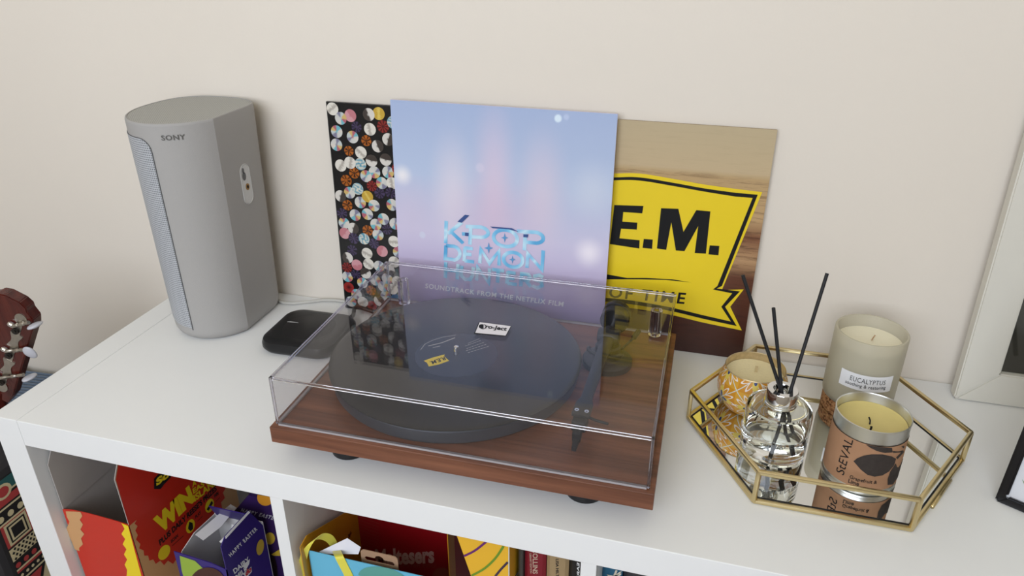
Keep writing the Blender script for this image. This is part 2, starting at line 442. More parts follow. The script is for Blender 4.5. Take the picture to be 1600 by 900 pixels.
# ------------------------------------------------------------------ record sleeves leaning on the wall
def sleeve(name, x0, w, h, yb, yt, label, edge):
    lean = Vector((0, yt-yb, math.sqrt(h*h-(yt-yb)**2)))
    fr = Fr((x0, yb, 0.0005), (1, 0, 0), lean)
    t = thing(name, (x0+w/2, yb, 0), label, 'record sleeve')
    bm = B(); box(bm, 0, w, 0, h, -0.004, 0, fn=lambda c: fr(*c), bev=0.0006); obj('jacket', bm, edge, t)
    return t, fr
# sleeve of dots
s1, f1 = sleeve('record_sleeve', 0.2860, 0.315, 0.315, -0.0212, -0.0125, 'black record sleeve covered in small multicoloured discs, leaning on the wall', mat('sleeve_edge_dark', S(40, 38, 38), 0.4))
bm = B(); flat(bm, [(0.0015, .001), (.3135, .001), (.3135, .314), (0.0015, .314)], f1, .0002); obj('cover_print', bm, mat('gloss_black_card', (0.009, 0.009, 0.010, 1), 0.24, spec=0.5), s1)
rnd = random.Random(7)
def disc_mat():
    m = bpy.data.materials.new('printed_discs'); m.use_nodes = True; nt = m.node_tree; b = nt.nodes['Principled BSDF']
    at = nt.nodes.new('ShaderNodeVertexColor'); at.layer_name = 'Col'
    nt.links.new(at.outputs['Color'], b.inputs['Base Color']); b.inputs['Roughness'].default_value = 0.26
    return m
M_DISC = disc_mat()
def disc_mesh(name, discs, fr, parent):
    V = []; F = []; K = []
    for cx, cy, r, kind, layer in discs:
        n = 18; c = 0.0003+layer*0.00004
        th = rnd.uniform(0, 6.28)
        base = len(V)
        V.append(fr(cx, cy, c)); rows = 3
        def colour(dx, dy, rr):
            a = (math.atan2(dy, dx)+th) % 6.283; q = dx*math.cos(th)+dy*math.sin(th)
            if kind == 'cd':      # silver disc with rainbow wedge
                s = [(206, 204, 198), (214, 206, 196), (110, 176, 188), (176, 96, 110), (206, 176, 110), (190, 198, 196), (126, 124, 146), (202, 200, 194)]
                return S(*s[int(a/6.283*8) % 8])
            if kind == 'white':
                return S(222, 216, 205) if abs(q-0.1) > 0.22 else S(178, 170, 160)
            if kind == 'half':
                return S(214, 208, 200) if q > 0 else S(66, 58, 54)
            if kind == 'flower_o': return S(176, 96, 32) if math.sin(7*a)+rr > 0.5 else S(40, 20, 10)
            if kind == 'flower_r': return S(150, 46, 42) if math.sin(9*a)+rr > 0.4 else S(44, 14, 18)
            if kind == 'flower_p': return S(72, 60, 92) if math.sin(8*a) > 0 else S(24, 20, 32)
            if kind == 'red': return S(160, 44, 48)
            if kind == 'yellow': return S(196, 160, 62) if abs(q) > .2 else S(216, 190, 96)
            if kind == 'blue': return S(52, 92, 130) if q > -.3 else S(80, 130, 160)
            if kind == 'pink': return S(206, 150, 156) if q > 0 else S(190, 120, 128)
            if kind == 'stripe': return S(88, 150, 172) if int((q+1)*4) % 2 else S(218, 212, 196)
            return S(120, 96, 140)
        K.append(colour(0.01, 0.02, 0))
        for j in range(1, rows+1):
            for k in range(n):
                t = 2*math.pi*k/n; rr = j/rows
                V.append(fr(cx+r*rr*math.cos(t), cy+r*rr*math.sin(t), c)); K.append(colour(rr*math.cos(t), rr*math.sin(t), rr))
        for k in range(n):
            k2 = (k+1) % n; F.append((base, base+1+k, base+1+k2))
            for j in range(rows-1):
                p = base+1+j*n; F.append((p+k, p+n+k, p+n+k2, p+k2))
    me = bpy.data.meshes.new(name); me.from_pydata(V, [], F)
    ca = me.color_attributes.new('Col', 'FLOAT_COLOR', 'POINT')
    for i, k in enumerate(K): ca.data[i].color = k
    return link(name, me, M_DISC, parent)
discs = []; tries = 0
kinds = ['cd']*12+['white']*5+['half']*5+['flower_o']*4+['flower_r']*4+['flower_p']*4+['red']*1+['yellow']*1+['blue']*1+['pink']*1+['stripe']*2
while len(discs) < 260 and tries < 9000:
    tries += 1
    cx, cy = rnd.uniform(.009, .150), rnd.uniform(.009, .306)
    k = rnd.choice(kinds); r = 0.0088 if k not in ('flower_o', 'flower_r', 'flower_p') else rnd.uniform(.007, .0088)
    if all((cx-d[0])**2+(cy-d[1])**2 > (0.0148)**2 for d in discs): discs.append((cx, cy, r, k, len(discs) % 7))
disc_mesh('disc_print', discs, f1, s1)
# yellow banner sleeve
s2, f2 = sleeve('record_sleeve', 0.561, 0.315, 0.315, -0.0122, -0.0072, 'wood-grain record sleeve with a yellow black-bordered banner, leaning on the wall', mat('sleeve_edge_tan', S(170, 150, 120), 0.5))
def rem_mat():
    m = bpy.data.materials.new('wood_print'); m.use_nodes = True; nt = m.node_tree; b = nt.nodes['Principled BSDF']
    uv = nt.nodes.new('ShaderNodeUVMap'); sep = nt.nodes.new('ShaderNodeSeparateXYZ'); nt.links.new(uv.outputs[0], sep.inputs[0])
    mp = nt.nodes.new('ShaderNodeMapping'); mp.inputs['Scale'].default_value = (4, 46, 1); nt.links.new(uv.outputs[0], mp.inputs[0])
    n = nt.nodes.new('ShaderNodeTexNoise'); n.inputs['Scale'].default_value = 1.4; n.inputs['Detail'].default_value = 7; n.inputs['Roughness'].default_value = .7; n.inputs['Distortion'].default_value = .6
    nt.links.new(mp.outputs[0], n.inputs['Vector'])
    base = ramp(nt, [(0.0, S(58, 26, 18)), (0.20, S(74, 36, 24)), (0.38, S(98, 56, 38)), (0.46, S(186, 148, 108)), (0.56, S(124, 78, 52)), (0.64, S(192, 158, 114)), (0.80, S(186, 156, 112)), (0.825, S(196, 174, 138)), (1.0, S(188, 170, 136))])
    nt.links.new(sep.outputs['Y'], base.inputs[0])
    amp = ramp(nt, [(0.0, (.25, .25, .25, 1)), (0.25, (.5, .5, .5, 1)), (0.5, (.9, .9, .9, 1)), (0.79, (.7, .7, .7, 1)), (0.83, (.08, .08, .08, 1)), (1.0, (.06, .06, .06, 1))])
    nt.links.new(sep.outputs['Y'], amp.inputs[0])
    st = ramp(nt, [(0.35, (.35, .30, .28, 1)), (0.5, (1, 1, 1, 1)), (0.68, (1.0, 1.0, 1.0, 1))]); nt.links.new(n.outputs['Fac'], st.inputs[0])
    mx = nt.nodes.new('ShaderNodeMix'); mx.data_type = 'RGBA'; mx.blend_type = 'MULTIPLY'
    nt.links.new(amp.outputs[0], mx.inputs['Factor']); nt.links.new(base.outputs[0], mx.inputs['A']); nt.links.new(st.outputs[0], mx.inputs['B'])
    nt.links.new(mx.outputs['Result'], b.inputs['Base Color']); b.inputs['Roughness'].default_value = .38
    return m
uvface('cover_print', f2, .315, .315, rem_mat(), s2, .0002)
def smooth_px(pts, n=6):
    """Catmull-Rom through pixel points"""
    out = []
    P = [pts[0]]+list(pts)+[pts[-1]]
    for i in range(1, len(P)-2):
        for k in range(n):
            t = k/n; a, b, c, d = P[i-1], P[i], P[i+1], P[i+2]
            out.append(tuple(0.5*(2*b[j]+(c[j]-a[j])*t+(2*a[j]-5*b[j]+4*c[j]-d[j])*t*t+(3*b[j]-a[j]-3*c[j]+d[j])*t**3) for j in (0, 1)))
    out.append(pts[-1]); return out
def pxpoly(bm, fr, pts, c): flat(bm, [fr.px(*p) for p in pts], fr, c)
M_YEL = mat('banner_yellow', S(238, 208, 38), 0.36, noise=0.02, nscale=60)
L = lambda pts: pts
topy = smooth_px([(880, 275), (960, 271), (1000, 271), (1050, 279), (1100, 288), (1150, 295)])+[(1191, 300)]
boty = [(1128, 453), (1162, 452), (1141, 479), (1159, 516)]
lowy = smooth_px([(1159, 516), (1100, 504), (1040, 490), (960, 478), (880, 474)])
bm = B(); pxpoly(bm, f2, topy+boty[:]+lowy[1:], .0005)
ban = obj('yellow_banner', bm, M_YEL, s2)
# black border line (outer minus inner as a strip)
outl = smooth_px([(880, 281), (960, 277), (1000, 277), (1050, 285), (1100, 294), (1150, 301)])+[(1184, 304), (1128, 446.5), (1120, 450.5), (1156, 455), (1133, 479), (1151, 509)]+smooth_px([(1151, 509), (1100, 498), (1040, 484), (960, 472), (880, 469)])[1:]
inl = smooth_px([(880, 286), (960, 281.5), (1000, 282), (1050, 290), (1100, 299), (1150, 307)])+[(1176, 309), (1121, 446.5), (1114, 452), (1144, 458), (1127, 479), (1142, 502)]+smooth_px([(1142, 502), (1098, 492), (1038, 478), (960, 466), (880, 463)])[1:]
bm = B()
for i in range(len(outl)-1): pxpoly(bm, f2, [outl[i], outl[i+1], inl[i+1], inl[i]], .0007)
obj('banner_border', bm, M_INK, s2)
bm = B()
E_ = [(960, 320), (1005.5, 321.5), (1003.5, 333), (974, 331), (972.5, 346), (996, 347.5), (995, 358.5), (970.5, 357), (968, 372), (999.5, 375), (999, 388), (953, 381)]
M_ = [(1033, 325), (1060, 326), (1068, 362), (1088, 328), (1110, 330), (1103, 396), (1085.5, 395), (1091, 353), (1069.5, 392), (1056, 391), (1049, 347), (1041, 390), (1026.5, 388)]
D1 = [(1006, 373), (1020, 374), (1019, 388.5), (1004, 387)]; D2 = [(1109, 383), (1124, 384), (1122.5, 398.5), (1107, 397)]
R_ = [(905, 318), (940, 319), (938, 352), (930, 380), (915, 379), (916, 350), (910, 378), (898, 377)]
D0 = [(940, 369), (950, 370), (949, 381), (939, 380)]
for g in (E_, M_, D1, D2, R_, D0): pxpoly(bm, f2, g, .0008)
pxpoly(bm, f2, [(880, 426), (947, 428), (980, 434), (1010, 434), (1050, 436), (1080, 441), (1040, 437), (1000, 436), (950, 436), (880, 434)], .0008)
ptext(bm, 'OUT OF TIME', f2, (876, 458), (1069, 475), (878, 441), bold=.02, spacing=1.25)
obj('lettering', bm, M_INK, s2)
# soundtrack sleeve
s3, f3 = sleeve('record_sleeve', 0.3845, 0.3025, 0.3245, -0.0305, -0.0178, 'pale lilac-blue record sleeve with shiny blue title lettering, leaning behind the turntable', mat('sleeve_edge_lilac', S(214, 206, 226), 0.45))
def kp_mat():
    m = bpy.data.materials.new('sky_print'); m.use_nodes = True; nt = m.node_tree; b = nt.nodes['Principled BSDF']
    uv = nt.nodes.new('ShaderNodeUVMap'); sep = nt.nodes.new('ShaderNodeSeparateXYZ'); nt.links.new(uv.outputs[0], sep.inputs[0])
    g = ramp(nt, [(0.0, S(128, 112, 158)), (0.10, S(150, 136, 182)), (0.28, S(196, 182, 214)), (0.45, S(208, 202, 228)), (0.70, S(186, 200, 228)), (1.0, S(166, 182, 216))])
    nt.links.new(sep.outputs['Y'], g.inputs[0])
    cur = g.outputs[0]
    def spot(cx, cy, r, col, inner=0.0, fac=1.0):
        nonlocal cur
        d = nt.nodes.new('ShaderNodeVectorMath'); d.operation = 'DISTANCE'; nt.links.new(uv.outputs[0], d.inputs[0]); d.inputs[1].default_value = (cx, cy, 0)
        mr = nt.nodes.new('ShaderNodeMapRange'); mr.interpolation_type = 'SMOOTHSTEP'
        mr.inputs['From Min'].default_value = r; mr.inputs['From Max'].default_value = inner; mr.inputs['To Min'].default_value = 0; mr.inputs['To Max'].default_value = fac
        nt.links.new(d.outputs['Value'], mr.inputs['Value'])
        mx = nt.nodes.new('ShaderNodeMix'); mx.data_type = 'RGBA'; nt.links.new(mr.outputs[0], mx.inputs['Factor']); nt.links.new(cur, mx.inputs['A']); mx.inputs['B'].default_value = col
        cur = mx.outputs['Result']
    for px_, r, col, inn, fc in [((872, 185), .020, S(225, 240, 252), .010, .9), ((885, 183), .016, S(205, 215, 240), .006, .5), ((629, 274), .060, S(246, 243, 246), .0, .95), ((920, 395), .085, S(248, 240, 250), .0, .9), ((660, 367), .020, S(214, 222, 240), .010, .7), ((750, 262), .026, S(212, 214, 236), .012, .6), ((925, 300), .16, S(214, 220, 236), .0, .6), ((640, 330), .22, S(214, 200, 222), .0, .5)]:
        q = f3.px(*px_); spot(q[0]/.3025, q[1]/.3245, r, col, inn, fc)
    # three soft vertical glows, out of focus
    for (gx, gy), rx_, ry_, col, fc in (((708, 305), .14, .34, S(238, 224, 234), .6), ((772, 290), .13, .42, S(234, 206, 224), .6), ((846, 305), .15, .34, S(232, 210, 224), .55), ((772, 345), .32, .24, S(216, 188, 212), .4)):
        q = f3.px(gx, gy); mp = nt.nodes.new('ShaderNodeMapping'); mp.vector_type = 'POINT'
        mp.inputs['Location'].default_value = (-q[0]/.3025/rx_, -q[1]/.3245/ry_, 0); mp.inputs['Scale'].default_value = (1/rx_, 1/ry_, 1); nt.links.new(uv.outputs[0], mp.inputs[0])
        ln = nt.nodes.new('ShaderNodeVectorMath'); ln.operation = 'LENGTH'; nt.links.new(mp.outputs[0], ln.inputs[0])
        mr = nt.nodes.new('ShaderNodeMapRange'); mr.interpolation_type = 'SMOOTHSTEP'
        mr.inputs['From Min'].default_value = 1; mr.inputs['From Max'].default_value = 0; mr.inputs['To Min'].default_value = 0; mr.inputs['To Max'].default_value = fc
        nt.links.new(ln.outputs['Value'], mr.inputs['Value'])
        mx = nt.nodes.new('ShaderNodeMix'); mx.data_type = 'RGBA'; nt.links.new(mr.outputs[0], mx.inputs['Factor']); nt.links.new(cur, mx.inputs['A']); mx.inputs['B'].default_value = col
        cur = mx.outputs['Result']
    nt.links.new(cur, b.inputs['Base Color']); b.inputs['Roughness'].default_value = .42
    return m
uvface('cover_print', f3, .3025, .3245, kp_mat(), s3, .0002)
def title_mat():
    m = bpy.data.materials.new('title_foil'); m.use_nodes = True; nt = m.node_tree; b = nt.nodes['Principled BSDF']
    tc = nt.nodes.new('ShaderNodeTexCoord'); mp = nt.nodes.new('ShaderNodeMapping'); mp.inputs['Rotation'].default_value = (0, R(35), 0); mp.inputs['Scale'].default_value = (38, 38, 38)
    nt.links.new(tc.outputs['Object'], mp.inputs[0])
    n = nt.nodes.new('ShaderNodeTexNoise'); n.inputs['Scale'].default_value = .9; n.inputs['Detail'].default_value = 1; nt.links.new(mp.outputs[0], n.inputs['Vector'])
    r = ramp(nt, [(0.32, S(92, 172, 222)), (0.46, S(140, 206, 240)), (0.58, S(206, 236, 250)), (0.7, S(120, 190, 232))]); nt.links.new(n.outputs['Fac'], r.inputs[0]); nt.links.new(r.outputs[0], b.inputs['Base Color'])
    b.inputs['Roughness'].default_value = .35
    return m
M_TITLE = title_mat()
def thick(pts, w, bm, fr, c, closed=False):
    """constant-width stroke through pixel points (mitred), width in px along the given (wx, wy)"""
    q = [fr.px(*p) for p in pts]
    n = len(q); Lf = []; Rt = []
    for i in range(n):
        a = q[(i-1) % n] if closed else q[max(i-1, 0)]; b = q[i]; d = q[(i+1) % n] if closed else q[min(i+1, n-1)]
        e1 = Vector((b[0]-a[0], b[1]-a[1])); e2 = Vector((d[0]-b[0], d[1]-b[1]))
        if e1.length < 1e-9: e1 = e2
        if e2.length < 1e-9: e2 = e1
        e1.normalize(); e2.normalize()
        t = e1+e2
        if t.length < 1e-6: t = e1
        t.normalize(); nn = Vector((-t.y, t.x)); k = 1/max(.45, nn.dot(Vector((-e1.y, e1.x))))
        Lf.append((b[0]+nn.x*w*k, b[1]+nn.y*w*k)); Rt.append((b[0]-nn.x*w*k, b[1]-nn.y*w*k))
    for i in range(n if closed else n-1):
        j = (i+1) % n; flat(bm, [Lf[i], Lf[j], Rt[j], Rt[i]], fr, c)
def ell(cx, cy, rx, ry, a0=0, a1=360, n=28, sh=0.0):
    return [(cx+rx*math.cos(R(a0+(a1-a0)*k/n))+0, cy+ry*math.sin(R(a0+(a1-a0)*k/n))+sh*rx*math.cos(R(a0+(a1-a0)*k/n))) for k in range(n+1)]
bm = B(); W = 0.0026; zc = [.0006]
def st(*pts, w=W, closed=False):
    zc[0] += .00002; thick(list(pts), w, bm, f3, zc[0], closed)
# first row (its letters stepped, extra wide); strokes follow the lettering in the photograph
st((697.5, 345), (696.5, 380)); st((722, 347), (700, 365)); st((703, 360), (724, 380))
st((736, 351), (734.5, 382)); st((722, 365), (736, 366)); st((728, 353.5), (750, 354.5), *ell(750, 362.5, 13, 8, -80, 80, 10, .1), (736, 369.5))
st(*ell(790, 372, 18.5, 13, 0, 360, 30, .1)[:-1], closed=True)
st((821, 365), (819.5, 391)); st((808, 361), (836, 362.5), *ell(836, 371, 13, 8.5, -80, 80, 10, .1), (821, 378))
# second row
st((697, 383), (696, 404), (706, 405), *ell(707, 395, 12, 11, 75, -75, 10, .1), (697, 383.5))
st((727, 386), (725.5, 408)); st((726, 387), (739, 388.5)); st((727, 396.5), (737, 397.5)); st((726, 407), (741, 409))
st((750, 411), (751.5, 389), (765, 411), (780, 392), (780, 414.5))
st(*ell(802, 405.5, 15, 11.5, 0, 360, 28, .1)[:-1], closed=True)
st((823.5, 418), (825, 396), (847, 421), (849, 391))
# third row
st((697, 409), (696, 434)); st((716, 412), (714.5, 436)); st((697, 421), (716, 423.5))
st((722, 415), (721, 430), (727, 436), (735, 436), (739, 430), (740, 417))
st((745, 438), (746.5, 417), (764, 442), (765.5, 419))
st((769, 420.5), (788, 423)); st((779, 422), (777.5, 441))
st((794, 424), (792.5, 443)); st((793, 425), (806, 426.5)); st((793, 434), (804, 435)); st((793, 442.5), (808, 444))
st((814, 447), (815.5, 427), (826, 428.5), (829, 433.5), (825, 438), (815, 437)); st((822, 438), (830, 448))
st((849, 433), (843, 429.5), (836, 431), (836, 436.5), (846, 440), (847, 446), (840, 449.5), (832, 446))
obj('title_lettering', bm, M_TITLE, s3)
for g in ([(715, 346), (727, 335), (734, 336), (722, 347.5)], [(727, 363), (733, 363.5), (732.5, 368.5), (727, 368)], [(766, 353.5), (800, 356), (811, 362), (796, 358), (770, 356)], [(818, 365.5), (826, 366), (825, 370.5), (818, 370)]):
    bm = B(); pxpoly(bm, f3, g, .0014); obj('title_shadow_print', bm, pm(58, 84, 142), s3)
def star(cx, cy, rx, ry):
    k = .22
    return [(cx, cy-ry), (cx+rx*k, cy-ry*k), (cx+rx, cy), (cx+rx*k, cy+ry*k), (cx, cy+ry), (cx-rx*k, cy+ry*k), (cx-rx, cy), (cx-rx*k, cy-ry*k)]
bm = B()
for s_ in ((789, 371, 5.5, 7.5), (801, 405, 5, 6.5), (764, 387, 7, 9)): pxpoly(bm, f3, star(*s_), .0016)
obj('star_print', bm, pm(96, 158, 208), s3)
bm = B(); ptext(bm, 'SOUNDTRACK FROM THE NETFLIX FILM', f3, (664.5, 450), (880, 479), (665, 442.5), bold=.02, spacing=1.12)
obj('lettering', bm, M_WHITEINK, s3)

# ------------------------------------------------------------------ turntable
TX, TY, TA = 0.3784, -0.3731, 0.0118
TW, TD = 0.4125, 0.320
H1, H2, H3 = 0.0267, 0.0468, 0.1078
tc_, ts_ = math.cos(TA), math.sin(TA)
def tt(c):
    return Vector((TX+c[0]*tc_-c[1]*ts_, TY+c[0]*ts_+c[1]*tc_, c[2]))
def tl(p):
    x, y = p[0]-TX, p[1]-TY
    return (x*tc_+y*ts_, -x*ts_+y*tc_)
def tz(px_, z):
    return tl(hit(px_, (0, 0, z), (0, 0, 1)))
M_WALNUT = wood('walnut_veneer', (S(76, 42, 28), S(112, 68, 47), S(138, 89, 64)), 0, 1.0, 0.42)
tr_ = thing('turntable', tt((TW/2, TD/2, 0)), 'walnut turntable under a closed clear dust cover', 'turntable')
bm = B(); box(bm, 0, TW, 0, TD, H1, H2, fn=tt, bev=0.0008); obj('plinth', bm, M_WALNUT, tr_)
for fx_, fy_ in ((.072, .040), (TW-.072, .040), (.072, TD-.04), (TW-.072, TD-.04)):
    bm = B(); lathe(bm, [(0, 0), (.018, 0), (.0205, .002), (.0215, .008), (.019, .013), (.012, .016), (.012, H1+.001), (0, H1+.001)], (fx_, fy_), 32, fn=tt)
    obj('foot', bm, M_BLACK, tr_, True, 40)
sx_, sy_ = tz((713, 553), .0685)
PZ = 0.0665
bm = B(); lathe(bm, [(0, .0472), (.12, .0472), (.146, .0480), (.1475, .050), (.1475, PZ-.0035), (.146, PZ-.002), (0, PZ-.002)], (sx_, sy_), 96, fn=tt)
plat = obj('platter', bm, mat('platter_alloy', S(92, 96, 104), 0.35, 0.6), tr_, True, 30)
bm = B(); lathe(bm, [(0, PZ-.002), (.1455, PZ-.002), (.1455, PZ), (0, PZ)], (sx_, sy_), 96, fn=tt); obj('slip_mat', bm, mat('felt', (0.02, 0.02, 0.022, 1), .95), plat)
bm = B(); lathe(bm, [(0, PZ-.004), (.0036, PZ-.004), (.0036, PZ+.010), (.003, PZ+.0125), (.0012, PZ+.0138), (0, PZ+.014)], (sx_, sy_), 20, fn=tt); obj('spindle', bm, M_CHROME, tr_, True, 40)
# record on the platter
def vinyl_mat():
    m = bpy.data.materials.new('vinyl'); m.use_nodes = True; nt = m.node_tree; b = nt.nodes['Principled BSDF']
    b.inputs['Base Color'].default_value = (0.012, 0.012, 0.013, 1); b.inputs['Roughness'].default_value = .26
    tc = nt.nodes.new('ShaderNodeTexCoord'); mp = nt.nodes.new('ShaderNodeMapping'); c = tt((sx_, sy_, 0))
    mp.inputs['Location'].default_value = (-c.x, -c.y, 0); nt.links.new(tc.outputs['Object'], mp.inputs[0])
    sp_ = nt.nodes.new('ShaderNodeSeparateXYZ'); nt.links.new(mp.outputs[0], sp_.inputs[0])
    cb = nt.nodes.new('ShaderNodeCombineXYZ'); nt.links.new(sp_.outputs[0], cb.inputs[0]); nt.links.new(sp_.outputs[1], cb.inputs[1])
    ln = nt.nodes.new('ShaderNodeVectorMath'); ln.operation = 'LENGTH'; nt.links.new(cb.outputs[0], ln.inputs[0])
    ml = nt.nodes.new('ShaderNodeMath'); ml.operation = 'MULTIPLY'; ml.inputs[1].default_value = 3200; nt.links.new(ln.outputs['Value'], ml.inputs[0])
    sn_ = nt.nodes.new('ShaderNodeMath'); sn_.operation = 'SINE'; nt.links.new(ml.outputs[0], sn_.inputs[0])
    bp = nt.nodes.new('ShaderNodeBump'); bp.inputs['Strength'].default_value = .02; bp.inputs['Distance'].default_value = .0001
    nt.links.new(sn_.outputs[0], bp.inputs['Height']); nt.links.new(bp.outputs[0], b.inputs['Normal'])
    return m
vr = thing('vinyl_record', tt((sx_, sy_, PZ)), 'black vinyl record with a dark blue-grey centre label on the turntable platter', 'record')
RZ = PZ+.0018
bm = B(); lathe(bm, [(.0037, PZ), (.149, PZ), (.151, PZ+.0009), (.1495, RZ), (.145, RZ), (.052, RZ-.0004), (.0037, RZ-.0004)], (sx_, sy_), 128, fn=tt, closed=True)
obj('disc', bm, vinyl_mat(), vr, True, 40)
bm = B(); lathe(bm, [(.0037, RZ-.0002), (.050, RZ-.0002), (.050, RZ-.0004), (.0037, RZ-.0004)], (sx_, sy_), 64, fn=tt, closed=True)
lab = obj('centre_label', bm, mat('label_grey_blue', S(62, 66, 80), .5), vr); lab['label'] = 'dark blue-grey round paper label'
frl = Fr(tt((sx_, sy_, RZ-.0002)), (tc_, ts_, 0), (-ts_, tc_, 0))
bm = B(); pxpoly(bm, frl, [(662, 564), (676, 559), (695, 554), (694, 557), (702, 564), (685, 570), (670, 573), (667, 567)], .0003); obj('label_banner', bm, M_YEL, lab)
bm = B(); ptext(bm, 'R.E.M.', frl, (694, 557.5), (671, 565.5), (697, 562.5), bold=.03, c=.0005); obj('label_lettering', bm, M_INK, lab)
bm = B()
for i, (u0, v0, u1, v1) in enumerate([(731, 537, 750, 529), (727, 541, 752, 532), (729, 545, 757, 535), (728, 548.5, 761, 538), (731, 551.5, 765, 541)]):
    p0 = frl.px(u0, v0); p1 = frl.px(u1, v1); dx, dy = p1[0]-p0[0], p1[1]-p0[1]; n_ = 7
    for k in range(n_):
        a, b = k/n_, (k+.72)/n_
        flat(bm, [(p0[0]+dx*a, p0[1]+dy*a-.0007), (p0[0]+dx*b, p0[1]+dy*b-.0007), (p0[0]+dx*b, p0[1]+dy*b+.0007), (p0[0]+dx*a, p0[1]+dy*a+.0007)], frl, .0003)
thick([(657, 547), (664, 538), (676, 532), (692, 527), (712, 524)], .0004, bm, frl, .0003)
thick([(669, 541), (690, 536), (711, 528)], .0008, bm, frl, .0003); thick([(676, 543.5), (688, 541)], .0006, bm, frl, .0003)
obj('label_print', bm, mat('label_print_grey', S(186, 182, 176), .6), lab)
# tonearm
M_ARM = mat('arm_black', (0.022, 0.022, 0.024, 1), .38, spec=.45)
bx, by = tz((949, 558), .056)
bm = B(); lathe(bm, [(0, H2-.001), (.0295, H2-.001), (.0305, H2+.001), (.0305, H2+.0075), (.0285, H2+.009), (.017, H2+.0095), (.0155, H2+.011), (.0155, H2+.026), (.0135, H2+.028), (0, H2+.028)], (bx, by), 40, fn=tt)
ta = obj('tonearm', bm, M_ARM, tr_, True, 35)
AZ = .0860
hx, hy = tz((912, 634), AZ-.004)
pv = Vector((bx, by, AZ)); hd = Vector((hx, hy, AZ-.005)); ax = (hd-pv).normalized(); sd = Vector((ax.y, -ax.x, 0)).normalized()
if sd.x < 0: sd = -sd
bm = B()
def arm_sec(t, w, h):
    c = pv.lerp(hd, t); return [bm.verts.new(tt(c+sd*a*w+Vector((0, 0, b*h)))) for a, b in ((-1, -.6), (-.6, -1), (.6, -1), (1, -.6), (1, .5), (.6, 1), (-.6, 1), (-1, .5))]
rs = [arm_sec(t, w, h) for t, w, h in ((-.12, .0076, .004), (.1, .0076, .0042), (.4, .0070, .0038), (.75, .0062, .0034), (.90, .006, .003), (.97, .0092, .002), (1.10, .0098, .0018), (1.12, .009, .0016))]
for a, b in zip(rs, rs[1:]):
    for k in range(8): bm.faces.new((a[k], a[(k+1) % 8], b[(k+1) % 8], b[k]))
bm.faces.new(rs[0]); bm.faces.new(rs[-1]); obj('arm_tube', bm, M_ARM, ta, True, 40)
def along(p, q, prof, seg=28):
    """lathe along an axis in turntable space"""
    p = Vector(p); q = Vector(q); d = (q-p).normalized(); u = d.cross(Vector((0, 0, 1))).normalized(); w = d.cross(u)
    bmm = B(); lathe(bmm, prof, (0, 0), seg, fn=lambda c: tt(p+u*c.x+w*c.y+d*c.z)); return bmm
wc = pv-ax*.060
obj('counterweight', along(wc, wc+ax*.026, [(0, 0), (.0165, 0), (.018, .0015), (.018, .009), (.0165, .0105), (.0165, .0145), (.0178, .016), (.0178, .0245), (.0165, .026), (0, .026)]), M_ARM, ta, True, 35)
obj('weight_shaft', along(pv-ax*.066, pv+ax*.005, [(0, 0), (.0035, 0), (.0035, .071), (0, .071)], 14), M_CHROME, ta, True, 40)
obj('bearing_housing', along(pv-sd*.013, pv+sd*.013, [(0, 0), (.0085, 0), (.0095, .0015), (.0095, .0245), (.0085, .026), (0, .026)], 24), M_ARM, ta, True, 35)
# arm rest hook, cueing lever
bm = B(); c0_ = pv+ax*.018
tube(bm, [tt(c0_+sd*(-.021*math.cos(R(a)))+ax*(.012*math.sin(R(a)))+Vector((0, 0, -.010))) for a in range(-10, 171, 15)], .0024, 8); obj('lift_arc', bm, M_ARM, ta, True)
bm = B(); lv0 = Vector(tz((972, 545), .060)).to_3d(); lv0.z = .060; l1 = Vector(tz((990, 528), .066)).to_3d(); l1.z = .066; l2 = Vector(tz((998, 517), .069)).to_3d(); l2.z = .069
tube(bm, [tt(lv0-Vector((.012, -.0, .004))), tt(lv0), tt(l1)], .0015, 8); tube(bm, [tt(l1), tt(l1.lerp(l2, .05)), tt(l2)], [.002, .0034, .0034], 8); obj('cueing_lever', bm, M_ARM, ta, True, 40)
# headshell, cartridge, finger lift
bm = B(); hc = hd+ax*.010
box(bm, -.0075, .0075, -.002, .015, -.014, -.002, fn=lambda c: tt(hc+sd*c.x+ax*c.y+Vector((0, 0, c.z))), bev=.001)
box(bm, -.0045, .0045, .014, .024, -.017, -.006, fn=lambda c: tt(hc+sd*c.x+ax*c.y+Vector((0, 0, c.z-(c.y-.014)*.35))), bev=.001)
obj('cartridge', bm, M_SATIN, ta)
bm = B(); box(bm, -.0035, .0035, .022, .034, -.0205, -.015, fn=lambda c: tt(hc+sd*c.x*(1-(c.y-.022)*30)+ax*c.y+Vector((0, 0, c.z-(c.y-.02)*.25))), bev=.0006); obj('stylus', bm, M_SATIN, ta)
for s_ in (-.0052, .0052):
    bm = B(); lathe(bm, [(0, 0), (.0024, 0), (.0024, .0016), (.0012, .0016), (.001, .0008), (0, .0008)], (0, 0), 14, fn=lambda c: tt(hc+sd*(s_+c.x)+ax*(c.y+.0)+Vector((0, 0, c.z+.0008)))); obj('head_screw', bm, M_CHROME, ta, True, 40)
bm = B(); tube(bm, [tt(hc+sd*.006+ax*.004+Vector((0, 0, -.001))), tt(hc+sd*.016+ax*.009), tt(hc+sd*.030+ax*.014+Vector((0, 0, .002)))], .0015, 8); obj('finger_lift', bm, M_SATIN, ta, True)
